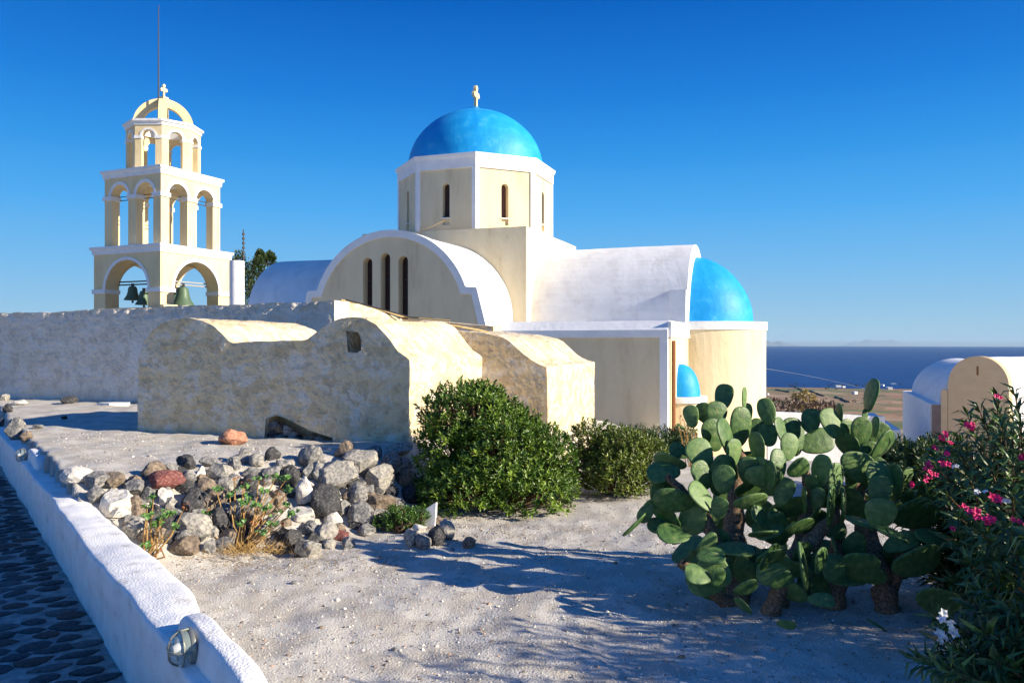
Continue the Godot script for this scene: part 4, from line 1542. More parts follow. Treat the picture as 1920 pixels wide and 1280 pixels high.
func rocks() -> void:
	# pixel centre, width and height in the photograph, colour; each stands on the slope where its foot meets the ground
	var list := [
		[139, 890, 64, 28, "white"], [185, 900, 52, 30, "grey"], [210, 902, 46, 28, "brown"], [252, 915, 46, 28, "grey"], [220, 946, 60, 52, "white"], [182, 928, 36, 32, "grey"],
		[285, 882, 44, 34, "brown"], [351, 868, 43, 30, "black"], [320, 880, 36, 24, "grey"], [352, 900, 30, 40, "grey"], [376, 890, 24, 28, "white"], [411, 884, 50, 34, "pale"],
		[386, 910, 44, 24, "brown"], [425, 908, 30, 32, "pale"], [309, 931, 30, 34, "white"], [320, 948, 24, 28, "pale"], [362, 942, 64, 44, "black"], [407, 932, 38, 38, "brown"], [278, 930, 28, 32, "grey"],
		[256, 958, 30, 50, "brown"], [292, 962, 30, 32, "black"], [250, 990, 50, 34, "pale"], [362, 990, 66, 54, "pale"], [287, 1004, 52, 32, "brown"], [345, 1025, 56, 34, "brown"], [392, 1026, 26, 30, "grey"],
		[412, 980, 34, 50, "black"], [442, 960, 34, 46, "pale"], [460, 854, 32, 30, "grey"], [480, 862, 36, 30, "pale"], [475, 888, 36, 26, "grey"], [465, 908, 42, 34, "black"], [512, 853, 30, 26, "black"],
		[532, 872, 38, 24, "pale"], [512, 892, 50, 36, "grey"], [545, 900, 40, 48, "black"], [437, 870, 28, 28, "grey"], [392, 867, 36, 20, "grey"], [587, 857, 62, 44, "grey"], [627, 889, 88, 54, "pale"], [597, 886, 42, 36, "pale"],
		[675, 866, 66, 48, "pale"], [645, 845, 38, 34, "brown"], [737, 871, 48, 48, "grey"], [742, 842, 62, 24, "pale"], [710, 898, 58, 60, "pale"], [570, 924, 40, 62, "white"], [610, 942, 74, 58, "black"], [667, 927, 40, 40, "grey"],
		[642, 952, 32, 32, "grey"], [705, 942, 72, 32, "brown"], [676, 969, 56, 46, "grey"], [567, 965, 54, 26, "white"], [625, 976, 38, 30, "white"], [605, 999, 52, 36, "pale"], [585, 990, 34, 28, "grey"], [547, 1015, 44, 46, "black"],
		[585, 1029, 42, 40, "pale"], [563, 1032, 32, 38, "black"], [532, 1005, 34, 32, "black"], [652, 1020, 30, 26, "grey"], [640, 1005, 32, 24, "rust_red"], [732, 922, 32, 32, "black"], [760, 900, 42, 36, "brown"], [767, 927, 44, 32, "black"],
		[700, 850, 34, 26, "grey"], [520, 940, 40, 40, "brown"], [490, 940, 46, 40, "grey"], [470, 975, 44, 36, "brown"], [505, 985, 40, 34, "grey"], [440, 1005, 36, 28, "black"], [745, 955, 36, 30, "brown"], [715, 975, 40, 28, "black"], [600, 915, 30, 24, "black"], [655, 905, 30, 24, "black"], [310, 985, 40, 36, "black"], [330, 965, 30, 26, "grey"], [755, 872, 40, 34, "grey"], [772, 905, 36, 34, "grey"], [748, 985, 34, 24, "grey"], [690, 995, 34, 24, "grey"], [735, 945, 44, 34, "grey"], [690, 925, 36, 30, "grey"]]
	var k := 0
	for q in list:
		var foot := hit(q[0], q[1] + q[3] * 0.30)
		var d: float = -foot.z
		var c := at(q[0], q[1], d)
		var wx: float = q[2] * d / F * 0.56
		var hy: float = q[3] * d / F * 0.60
		rock(c, Vector3(wx, hy, wx * 0.85), q[4], k, k * 1.7, "", "rocks of the heap below the cistern", 0.25 * sin(k * 2.3))
		k += 1
	var h := hit(311, 915)
	rock(at(311, 902, -h.z), Vector3(0.17, 0.09, 0.14), "rust_red", 3, 0.4, "large rust red rock on top of the heap near the white wall")
	h = hit(437, 834)
	rock(h + Vector3(0, 0.06, -0.04), Vector3(0.175, 0.105, 0.13), "red", 5, 0.9, "orange red rock lying alone on the gravel before the cistern")
	# small stones wedged between
	var r2 := RandomNumberGenerator.new()
	r2.seed = 611
	for i in 150:
		var px := r2.randf_range(190, 780)
		var top := 858.0 if px > 420 else lerpf(905, 865, (px - 190) / 230.0)
		var low := lerpf(985, 1040, clampf((px - 190) / 200.0, 0, 1)) if px < 600 else lerpf(1035, 975, (px - 600) / 180.0)
		var p := hit(px, r2.randf_range(top, low))
		var sz := r2.randf_range(0.04, 0.105)
		rock(p + Vector3(0, sz * 0.2, 0), Vector3(sz, sz * r2.randf_range(0.6, 0.9), sz * 0.9), ["black", "grey", "brown", "pale", "grey", "black"][i % 6], i, r2.randf() * TAU)
	# stones by the green tuft
	for q in [[769, 1010, 28, 36, "pale", "pinkish pale stone in the ring by the small green plant"], [794, 1015, 34, 30, "grey", "round smooth grey stone in the ring by the small green plant"], [816, 1005, 36, 38, "black", "black block of stone beside the broken marble slab"], [835, 994, 36, 38, "pale", "light grey square stone against the bush foot"], [822, 977, 24, 22, "brown", "small brown stone behind the light grey square stone"], [880, 1016, 30, 22, "brown", "reddish brown stone lying alone before the big bush"], [787, 990, 28, 18, "white", "small pale stone at the foot of the marble slab"]]:
		var foot := hit(q[0], q[1] + q[3] * 0.42)
		var d: float = -foot.z
		rock(at(q[0], q[1], d), Vector3(q[2] * d / F * 0.54, q[3] * d / F * 0.56, q[2] * d / F * 0.5), q[4], k, k * 1.3, q[5])
		k += 1
	# broken marble slab
	var mp := hit(790, 988)
	var slab := thing("marble_slab", "broken upright slab of pale marble beside the small green plant", "slab", mp - Vector3(0, 0.04, 0), -0.25)
	var s := PackedVector3Array()
	prism(s, PackedVector2Array([Vector2(-0.12, 0), Vector2(0.12, 0), Vector2(0.125, 0.25), Vector2(0.06, 0.21), Vector2(0.0, 0.18), Vector2(-0.05, 0.19), Vector2(-0.13, 0.17)]), -0.02, 0.02)
	s = rough(s, 0.03, 0.006, 60.0)
	for j in s.size():
		s[j] = Basis(Vector3.RIGHT, -0.18) * s[j]
	part(mesh_of(s), "slab_body", M.marble, slab)
	# rocks at the far end of the low wall and under the plaster wall
	for q in [[30, 806, 38, 40, "grey", "mottled grey rock at the far end of the low white wall"], [7, 805, 28, 40, "black", "black rock at the far end of the low white wall"], [47, 817, 24, 18, "brown", "small brown rock at the far end of the low white wall"], [8, 745, 18, 14, "pale", "cream rock lying against the plaster wall"], [36, 754, 34, 10, "white", "flat cream stone lying below the plaster wall"], [131, 750, 32, 13, "black", "dark block of stone lying against the plaster wall"], [15, 766, 22, 16, "black", "dark rock below the cream rock by the plaster wall"], [70, 800, 18, 10, "grey", "small grey stone on the gravel near the low wall's end"], [120, 783, 14, 7, "black", "small dark stone in the cistern's shadow"]]:
		var foot := hit(q[0], q[1] + q[3] * 0.4)
		var d: float = -foot.z
		rock(at(q[0], q[1], d), Vector3(q[2] * d / F * 0.54, q[3] * d / F * 0.6, q[2] * d / F * 0.45), q[4], k, k * 1.3, q[5])
		k += 1
	var fp := hit(213, 758)
	var fs := thing("flat_slab", "flat pale slab lying in the shade under the plaster wall", "slab", fp)
	s = PackedVector3Array()
	prism(s, PackedVector2Array([Vector2(-0.28, -0.02), Vector2(0.0, -0.16), Vector2(0.27, -0.06), Vector2(0.2, 0.15), Vector2(-0.1, 0.17)]), -0.03, 0.03, [], Transform3D(Basis(Vector3.RIGHT, -PI / 2), Vector3.ZERO))
	part(mesh_of(s), "slab_body", M.marble, fs)
	# larger loose stones on the gravel
	for i in 40:
		var px := r2.randf_range(330, 1500)
		var py := r2.randf_range(1010, 1275)
		if i > 30:
			px = r2.randf_range(90, 420)
			py = r2.randf_range(815, 870)
		if px < 600 and py < 1050 and i <= 30:
			continue
		var p := hit(px, py)
		if wall_q(p.x, -p.z) < 0.35:
			continue
		var sz := r2.randf_range(0.010, 0.024)
		rock(p + Vector3(0, sz * 0.2, 0), Vector3(sz, sz * 0.6, sz * 0.9), ["pale", "white", "brown", "grey", "pale"][i % 5], i, r2.randf() * TAU, ["beige", "whitish", "brown", "dark grey", "beige"][i % 5] + " small loose stone lying " + ("before the rock heap" if p.z > -5.6 else "on the upper gravel by the cistern"))
		get_child(get_child_count() - 1).set_meta("group", "loose stones on the gravel")
	gravel()

func gravel() -> void:
	var r2 := RandomNumberGenerator.new()
	r2.seed = 99
	var mm := MultiMesh.new()
	mm.transform_format = MultiMesh.TRANSFORM_3D
	mm.use_colors = true
	var m := StandardMaterial3D.new()
	m.resource_name = "pebble"
	m.vertex_color_use_as_albedo = true
	m.roughness = 1.0
	m.metallic_specular = 0.2
	var t := PackedVector3Array()
	var oct := [Vector3(1, 0, 0), Vector3(0.2, 0, 0.9), Vector3(-0.9, 0, 0.3), Vector3(-0.3, 0, -0.95)]
	for i in 4:
		t.append(oct[i]); t.append(Vector3(0.1, 0.75, 0)); t.append(oct[(i + 1) % 4])
		t.append(oct[i]); t.append(oct[(i + 1) % 4]); t.append(Vector3(0, -0.7, 0.1))
	mm.mesh = mesh_of(t, 0.3)
	var list := []
	for i in 80000:
		var p: Vector3
		if i % 4 == 0:
			p = Vector3(r2.randf_range(-6.5, 0.0), 0, r2.randf_range(-10.0, -6.0))
		else:
			p = Vector3(r2.randf_range(-2.6, 4.2), 0, -(2.6 + 5.6 * pow(r2.randf(), 1.3)))
		if wall_q(p.x, -p.z) < 0.3:
			continue
		var u := p.x * CU + p.z * SU
		var v := p.x * SU - p.z * CU
		if v > 7.2 and u < -3.6:
			continue
		p.y = ground_y(p.x, p.z)
		var sz := 0.0028 + 0.0055 * pow(r2.randf(), 3.0) + (0.009 if r2.randf() < 0.02 else 0.0)
		var b := Basis(Vector3(r2.randfn(), r2.randfn(), r2.randfn()).normalized(), r2.randf() * TAU).scaled(Vector3.ONE * sz)
		var pick := r2.randf()
		var c := Color(0.47, 0.455, 0.42)
		if pick < 0.16:
			c = Color(0.20, 0.18, 0.17)
		elif pick < 0.3:
			c = Color(0.38, 0.28, 0.22)
		elif pick < 0.55:
			c = Color(0.66, 0.62, 0.56)
		list.append([Transform3D(b, p), c])
	mm.instance_count = list.size()
	for i in list.size():
		mm.set_instance_transform(i, list[i][0])
		mm.set_instance_color(i, list[i][1])
	var o := MultiMeshInstance3D.new()
	o.multimesh = mm
	o.material_override = m
	o.name = "gravel"
	add_child(o)
	o.set_meta("kind", "stuff")
	tag(o, "pale crushed gravel scattered over the ground", "gravel")

# ------------------------------------------------------------------ shrubs
func shrub(called: String, label: String, foot: Vector3, lobes: Array, count: int, col: Color, young: Color, leaf_l: float, leaf_w: float, seed_: int) -> void:
	# lobes: [centre offset, radii]; leaves stand in rosettes at the ends of twigs
	var t := thing(called, label, "bush", foot)
	var r2 := RandomNumberGenerator.new()
	r2.seed = seed_
	var lv := Leaves.new()
	var tw := PackedVector3Array()
	var vol := 0.0
	for l in lobes:
		vol += l[1].x * l[1].y
	for l in lobes:
		var n := int(count * l[1].x * l[1].y / vol)
		for i in n:
			var dir := Vector3(r2.randfn(), r2.randfn(), r2.randfn()).normalized()
			if dir.y < -0.55:
				dir.y *= -0.6
				dir = dir.normalized()
			var lump := noise.get_noise_3d(dir.x * 38.0 + l[0].x * 90, dir.y * 38.0, dir.z * 38.0 + seed_)
			if lump < -0.28 and r2.randf() < 0.7:
				continue
			var rr := 1.0 - 0.42 * pow(r2.randf(), 1.6) + lump * 0.19
			var p: Vector3 = l[0] + Vector3(dir.x * l[1].x, dir.y * l[1].y, dir.z * l[1].z) * rr
			if p.y < 0.03:
				continue
			var axis := (dir * 0.8 + Vector3(r2.randfn() * 0.3, 0.75 + r2.randfn() * 0.25, r2.randfn() * 0.3)).normalized()
			var side := axis.cross(Vector3(r2.randfn(), r2.randfn(), r2.randfn())).normalized()
			var other := axis.cross(side)
			var tone := r2.randf()
			var c := col.lerp(young, clampf(tone * tone * 0.9 + 0.25 * lump, 0.0, 1.0))
			var nl := r2.randi_range(7, 10)
			for j in nl:
				var a := TAU * j / nl + r2.randf() * 0.5
				var open := 0.45 + 0.75 * (float(j % 3) / 2.0)
				var ld := (axis * cos(open) + (side * cos(a) + other * sin(a)) * sin(open)).normalized()
				var sz := r2.randf_range(0.75, 1.2)
				var b := r2.randf_range(0.8, 1.2)
				lv.leaf(p - axis * 0.012 * (j % 3), ld, axis, leaf_l * sz, leaf_w * sz, r2.randf_range(0.0, 0.4), Color(c.r * b, c.g * b, c.b * b))
			if i % 5 == 0:
				tube(tw, [l[0] * 0.6 + (p - l[0]) * 0.35 + Vector3(0, -0.05, 0), p.lerp(l[0], 0.25) + Vector3(r2.randfn(), r2.randfn(), r2.randfn()) * 0.015, p], [0.006, 0.004, 0.0025], 4)
	for i in 9:
		var l: Array = lobes[i % lobes.size()]
		tube(tw, [Vector3(r2.randf_range(-0.12, 0.12), -0.05, r2.randf_range(-0.1, 0.1)), l[0] * 0.45 + Vector3(r2.randfn(), 0, r2.randfn()) * 0.06, l[0] + Vector3(r2.randfn(), r2.randfn(), r2.randfn()) * 0.08], [0.02, 0.015, 0.007], 6)
	part(lv.mesh(), "foliage", M.leaf, t)
	part(smooth_mesh(tw), "branches", M.twig, t)

func shrubs() -> void:
	var foot := hit(925, 978)
	var d := -foot.z + 0.55
	foot = at(925, 640, d)
	foot.y = ground_y(foot.x, foot.z)
	var lobes := []
	for q in [[870, 775, 85, 58, 0.0], [930, 790, 60, 50, 0.2], [845, 850, 70, 75, -0.05], [930, 860, 90, 85, -0.15], [1010, 870, 72, 80, 0.05], [880, 920, 92, 66, -0.2], [985, 925, 92, 58, -0.15], [1045, 915, 40, 55, 0.1], [820, 925, 44, 50, 0.0], [905, 750, 46, 36, 0.15], [965, 830, 60, 70, 0.3]]:
		var dd: float = d + q[4]
		lobes.append([at(q[0], q[1], dd) - foot, Vector3(q[2], q[3], q[2] * 0.9) * dd / F])
	shrub("evergreen_bush", "large dense evergreen bush against the sunlit side of the cistern", foot, lobes, 5200, Color(0.050, 0.110, 0.013), Color(0.20, 0.30, 0.028), 0.056, 0.018, 501)
	foot = hit(1150, 940)
	d = -foot.z + 0.45
	foot = at(1150, 640, d)
	foot.y = ground_y(foot.x, foot.z)
	lobes = []
	for q in [[1115, 835, 48, 48, 0.1], [1165, 850, 55, 50, 0.0], [1100, 890, 45, 50, 0.1], [1160, 895, 66, 52, -0.15], [1215, 870, 45, 50, 0.1], [1205, 905, 42, 40, -0.1]]:
		var dd: float = d + q[4]
		lobes.append([at(q[0], q[1], dd) - foot, Vector3(q[2], q[3], q[2]) * dd / F])
	shrub("evergreen_bush", "smaller yellowish green bush between the large bush and the prickly pear", foot, lobes, 2300, Color(0.078, 0.118, 0.016), Color(0.23, 0.28, 0.036), 0.05, 0.014, 502)
	# fleshy ground cover along the church wall and behind the cactus
	for q in [["dark fleshy ground cover along the foot of the church wall", 1150, 1300, 800, 850, 12.5, 61], ["dark fleshy ground cover between the prickly pear and the oleander", 1640, 1800, 822, 880, 8.2, 62]]:
		var dd: float = q[5]
		var f := at((q[1] + q[2]) * 0.5, 640, dd)
		f.y = ground_y(f.x, f.z) - 0.02
		lobes = []
		var nl := 6
		for i in nl:
			var px := lerpf(q[1] + 12.0, q[2] - 12.0, float(i) / (nl - 1))
			var c := at(px, q[4], dd + 0.15 * sin(i * 2.0)) - f
			lobes.append([Vector3(c.x, c.y - 0.1, c.z), Vector3(26.0 * dd / F, (q[4] - q[3]) * dd / F + 0.1, 0.5)])
		# soil mound under the mat reaches down to the ground
		shrub("ground_cover", q[0], f, lobes, 1500, Color(0.025, 0.06, 0.014), Color(0.07, 0.12, 0.02), 0.085, 0.016, q[6])
	# dry brush down the slope
	for q in [["pale yellow dry bush on the slope below the apse", 1505, 758, 40.0, 26, 24, Color(0.34, 0.24, 0.08), Color(0.48, 0.36, 0.13), 63], ["reddish brown dry brush heaped beyond the white terrace wall", 1475, 765, 38.0, 48, 16, Color(0.10, 0.055, 0.035), Color(0.20, 0.12, 0.08), 64], ["reddish brown dry brush around the yellow bush", 1545, 766, 38.0, 34, 11, Color(0.11, 0.06, 0.04), Color(0.24, 0.15, 0.10), 65]]:
		var dd: float = q[3]
		var f := at(q[1], q[2] + q[5], dd)
		f.y = ground_y(f.x, f.z)
		var c := at(q[1], q[2], dd) - f
		shrub("dry_bush", q[0], f, [[c, Vector3(q[4], q[5], q[4]) * dd / F], [Vector3(0, c.y * 0.5, 0), Vector3(q[4] * 0.7 * dd / F, c.y * 0.5, 0.6)]], 420, q[6], q[7], 0.2, 0.06, q[8])

# ------------------------------------------------------------------ prickly pear
func pad_mesh(k: int) -> Mesh:
	# an egg shaped pad, base at the origin, tip at +y, one unit long, with raised areoles
	var r2 := RandomNumberGenerator.new()
	r2.seed = 300 + k
	var t := PackedVector3Array()
	var wide: float = [0.36, 0.33, 0.39, 0.35, 0.30][k % 5]
	var nv := 22
	var na := 28
	var bend := r2.randf_range(-0.10, 0.10)
	var grid := []
	for i in nv + 1:
		var f := float(i) / nv
		var y := 0.5 - 0.5 * cos(PI * f)
		var e := pow(sin(PI * f), 0.82) * wide * (0.80 + 0.42 * y) * (1.0 + 0.03 * sin(f * 9.0 + k))
		var row := []
		for j in na:
			var a := TAU * j / na
			var x := cos(a) * e
			var th := 0.048 * pow(sin(PI * clampf(f, 0.0, 1.0)), 0.5)
			var z := signf(sin(a)) * pow(absf(sin(a)), 0.6) * th
			var lat := sin((x * 1.0 + y) * 34.0) * sin((y - x) * 34.0)
			z += signf(sin(a)) * maxf(0.0, lat) * 0.010 * absf(sin(a))
			z += bend * (4.0 * (y - 0.5) * (y - 0.5) + x * x * 3.0)
			row.append(Vector3(x, y, z))
		grid.append(row)
	for i in nv:
		for j in na:
			quad(t, grid[i][j], grid[i + 1][j], grid[i + 1][(j + 1) % na], grid[i][(j + 1) % na])
	return mesh_of(t, 0.3)

func areole_mesh(pad: Mesh) -> Mesh:
	# little tan tufts on the pad's raised points
	var v: PackedVector3Array = pad.surface_get_arrays(0)[Mesh.ARRAY_VERTEX]
	var n: PackedVector3Array = pad.surface_get_arrays(0)[Mesh.ARRAY_NORMAL]
	var t := PackedVector3Array()
	var taken := {}
	for i in v.size():
		var p := v[i]
		var lat := sin((p.x + p.y) * 34.0) * sin((p.y - p.x) * 34.0)
		var rim := absf(n[i].z) < 0.35 and p.y > 0.3
		if lat < 0.55 and not rim:
			continue
		var key := Vector3i((p * (11.0 if not rim else 14.0)).round()) + Vector3i(0, 0, 50 if n[i].z > 0 else -50)
		if taken.has(key):
			continue
		taken[key] = true
		var side := n[i].cross(Vector3(0.3, 1, 0.2)).normalized()
		var other := n[i].cross(side)
		var a := p + side * 0.009
		var b := p - side * 0.005 + other * 0.008
		var c := p - side * 0.005 - other * 0.008
		var tip := p + n[i] * 0.022
		for q in [a, tip, b, b, tip, c, c, tip, a]:
			t.append(q)
	return mesh_of(t)

func cactus() -> void:
	var foot := Vector3(1.75, 0, -5.05)
	foot.y = ground_y(foot.x, foot.z)
	var t := thing("prickly_pear", "large sprawling prickly pear cactus with broad green pads and woody trunks", "cactus", foot)
	var forms := []
	var spots := []
	for k in 5:
		forms.append(pad_mesh(k))
		spots.append(areole_mesh(forms[k]))
	var r2 := RandomNumberGenerator.new()
	r2.seed = 1234
	# x, y of the pad's middle in the photograph; length and width in its pixels; lean of the tip from upright, clockwise; distance
	var a := [
		[632, 140, 150, 115, 5, 5.6], [437, 258, 130, 100, -10, 5.5], [590, 245, 150, 120, 10, 5.4], [515, 240, 130, 105, -20, 5.5], [735, 320, 230, 125, 3, 5.4], [755, 150, 130, 25, 10, 5.5], [775, 235, 110, 60, -5, 5.7],
		[650, 385, 230, 70, -8, 5.2], [570, 370, 190, 130, -15, 5.35], [890, 230, 160, 118, -15, 5.5], [975, 340, 150, 55, -5, 5.3], [1050, 380, 220, 135, 0, 5.45], [830, 450, 190, 90, -8, 5.0], [1025, 440, 160, 105, 15, 4.95],
		[960, 550, 190, 95, 10, 4.85], [1155, 285, 140, 115, 5, 5.5], [1190, 410, 210, 170, 70, 5.6], [495, 490, 200, 150, -20, 5.1], [630, 635, 165, 138, 5, 4.9], [785, 585, 165, 160, 0, 4.95], [500, 610, 170, 110, -20, 5.0],
		[310, 530, 190, 110, -75, 5.3], [270, 590, 190, 80, -85, 5.2], [365, 465, 120, 85, -60, 5.4], [335, 765, 240, 160, -80, 4.9], [500, 740, 200, 80, -38, 4.85], [605, 808, 125, 112, 10, 4.8], [665, 570, 150, 90, -25, 5.1],
		[800, 685, 210, 95, 80, 5.1], [795, 770, 200, 80, 85, 4.8], [910, 610, 170, 68, 0, 4.85], [990, 710, 170, 130, 20, 4.85], [1080, 570, 140, 100, 65, 4.85], [1215, 590, 200, 115, 15, 4.9], [1195, 755, 135, 108, 10, 4.8],
		[1165, 655, 95, 80, -20, 4.85], [1115, 760, 150, 28, 0, 4.8], [1020, 810, 220, 100, 75, 4.95], [1090, 920, 180, 68, 85, 4.65], [870, 965, 170, 85, -100, 4.6], [905, 1100, 180, 72, 40, 4.6], [540, 1025, 150, 108, 205, 4.75],
		[100, 910, 185, 78, 212, 4.9], [240, 915, 130, 75, -70, 4.95], [165, 835, 130, 80, 215, 4.92], [215, 775, 140, 95, -120, 4.95], [290, 905, 150, 90, -60, 5.0], [330, 960, 190, 58, -85, 4.8], [380, 1000, 120, 65, -105, 4.8], [230, 705, 140, 80, 10, 5.2], [300, 680, 160, 95, -35, 5.25], [1110, 1150, 270, 140, 170, 4.45], [1215, 1125, 160, 65, 8, 4.4],
		[450, 860, 210, 135, 200, 5.0], [280, 850, 220, 115, -45, 5.0], [955, 880, 140, 90, -20, 4.9], [860, 870, 180, 65, -40, 4.8], [700, 1050, 220, 90, 85, 4.85], [760, 1180, 190, 120, 160, 4.8], [830, 330, 120, 120, 20, 5.6], [900, 370, 130, 110, -10, 5.5], [690, 480, 170, 90, 10, 5.15], [1100, 1080, 150, 90, 30, 4.7]]
	var b := [
		[585, 130, 195, 75, 8, 5.4], [553, 255, 80, 32, 0, 5.4], [350, 300, 180, 108, -15, 5.3], [397, 245, 120, 42, -8, 5.35], [445, 335, 120, 75, 0, 5.25], [530, 350, 175, 118, 0, 5.2], [612, 320, 120, 48, -3, 5.25], [635, 375, 160, 110, 30, 5.3],
		[660, 432, 200, 72, 42, 5.1], [455, 440, 170, 130, -30, 5.25], [510, 555, 230, 165, 120, 5.0], [645, 575, 180, 110, -50, 5.1], [730, 655, 215, 90, 5, 4.9], [645, 715, 190, 150, 0, 4.75], [645, 845, 180, 168, 10, 4.6], [715, 960, 200, 108, 100, 4.55],
		[900, 720, 280, 120, 82, 4.9], [870, 840, 300, 155, 88, 4.8], [955, 985, 210, 140, 95, 4.7], [865, 1135, 300, 140, 85, 4.5], [530, 1140, 210, 100, 108, 4.45], [425, 790, 220, 115, 165, 4.75], [375, 640, 195, 90, 15, 4.85], [350, 800, 240, 42, -3, 4.7], [530, 890, 200, 95, 95, 4.7],
		[490, 1030, 170, 95, 200, 4.75], [800, 620, 120, 60, 40, 5.0], [380, 1080, 190, 90, 160, 4.7], [590, 500, 180, 120, -15, 5.2], [250, 900, 180, 100, 60, 4.9], [770, 1010, 220, 120, 60, 4.8]]
	var c := [
		[640, 390, 150, 80, 75, 4.35], [850, 345, 140, 95, 60, 4.4], [1090, 462, 150, 95, 95, 4.3], [350, 310, 160, 70, -80, 4.5], [470, 325, 110, 80, 20, 4.5], [620, 500, 130, 65, -40, 4.25], [1790, 470, 260, 120, 115, 4.2], [880, 610, 110, 50, 100, 4.05], [1420, 610, 130, 45, 110, 4.1]]
	var all := []
	for q in a:
		all.append([1160 + q[0] / 3.2, 700 + q[1] / 3.2, q[2] / 3.2, q[3] / 3.2, q[4], q[5]])
	for q in b:
		all.append([1450 + q[0] / 3.2, 700 + q[1] / 3.2, q[2] / 3.2, q[3] / 3.2, q[4], q[5]])
	for q in c:
		all.append([1200 + q[0] / 3.2, 980 + q[1] / 3.2, q[2] / 3.2, q[3] / 3.2, q[4], q[5]])
	# pads in the thick of the plant, behind the ones in front
	for i in 48:
		all.append([r2.randf_range(1290, 1690), r2.randf_range(860, 1120), r2.randf_range(48, 78), r2.randf_range(22, 56), r2.randf_range(-100, 100), r2.randf_range(4.85, 5.75)])
	for i in 15:
		all.append([r2.randf_range(1300, 1640), r2.randf_range(1040, 1120), r2.randf_range(50, 78), r2.randf_range(22, 60), r2.randf_range(-110, 110), r2.randf_range(4.55, 4.9)])
	var k := 0
	for q in all:
		var d: float = q[5]
		var length: float = q[2] * d / F * 1.06
		var form: int = k % 5
		var seen: float = clampf(q[3] / (q[2] * [0.80, 0.74, 0.87, 0.78, 0.67][form]), 0.12, 1.0)
		var swing := acos(seen) * (1.0 if (k * 7) % 3 else -1.0)
		if q[3] > q[2] * 0.9:
			swing = 0.2
		swing -= atan((q[0] - 960.0) / F) # turned from the line of sight to that spot
		var o := MeshInstance3D.new()
		o.mesh = forms[form]
		o.material_override = M.young_pad if k in [27, 46] else (M.pad_pale if k % 4 == 1 else M.pad)
		o.name = "pad"
		t.add_child(o, true)
		var dots := part(spots[form], "areoles", M.areole, o)
		dots.set_meta("kind", "stuff")
		var lean := Basis(Vector3.BACK, -deg_to_rad(q[4])) * Basis(Vector3.UP, swing) * Basis(Vector3.RIGHT, r2.randf_range(-0.25, 0.12))
		var mid := at(q[0], q[1], d)
		var wx: float = clampf(q[3] / (q[2] * 0.78), 1.0, 1.25)
		o.basis = lean * Basis.from_scale(Vector3(length * wx, length, length * 1.05))
		o.position = mid - o.basis * Vector3(0, 0.5, 0) - foot
		var low := ground_y(mid.x, mid.z) + 0.03
		if mid.y - length * 0.3 < low:
			o.position.y += low - (mid.y - length * 0.3)
		k += 1
	# woody trunks and branches
	for q in [
		[[1668, 1165, 4.75, 0.115], [1655, 1090, 4.85, 0.105], [1632, 1020, 5.0, 0.095], [1610, 950, 5.1, 0.085], [1600, 880, 5.15, 0.07], [1590, 845, 5.2, 0.05]],
		[[1380, 1150, 4.9, 0.13], [1385, 1080, 5.0, 0.12], [1375, 1000, 5.15, 0.10], [1380, 930, 5.25, 0.08], [1390, 860, 5.35, 0.06], [1370, 810, 5.4, 0.035]],
		[[1440, 1120, 4.7, 0.075], [1475, 1055, 4.75, 0.07], [1530, 1005, 4.8, 0.06], [1570, 970, 4.85, 0.05]],
		[[1455, 1090, 4.8, 0.07], [1500, 1010, 5.0, 0.07], [1520, 930, 5.1, 0.06], [1500, 860, 5.2, 0.04]],
		[[1385, 1060, 5.0, 0.08], [1330, 990, 5.0, 0.07], [1290, 930, 5.1, 0.05], [1250, 890, 5.1, 0.03]],
		[[1560, 1180, 4.8, 0.11], [1565, 1110, 4.9, 0.10], [1575, 1020, 5.1, 0.08], [1560, 930, 5.2, 0.06], [1540, 870, 5.3, 0.04]],
		[[1655, 1090, 4.85, 0.07], [1700, 1020, 4.85, 0.05], [1740, 960, 4.85, 0.03]],
		[[1380, 1140, 4.9, 0.07], [1320, 1085, 4.8, 0.06], [1275, 1055, 4.8, 0.04]]]:
		var pts := []
		var rad := []
		for e in q:
			var p := at(e[0], e[1], e[2])
			if pts.is_empty():
				p.y = minf(p.y, ground_y(p.x, p.z) - 0.06)
			pts.append(p - foot)
			rad.append(e[3] * 0.68)
		var fine := []
		var fr := []
		for i in pts.size() - 1:
			for j in 5:
				var f := j / 5.0
				fine.append(pts[i].lerp(pts[i + 1], f))
				fr.append(lerpf(rad[i], rad[i + 1], f) * (1.0 + 0.12 * sin(i * 5.0 + j * 2.2)))
		fine.append(pts[-1])
		fr.append(rad[-1])
		var s := PackedVector3Array()
		tube(s, fine, fr, 12)
		part(smooth_mesh(rough(s, 0.05, 0.02, 60.0)), "trunk", M.bark, t)

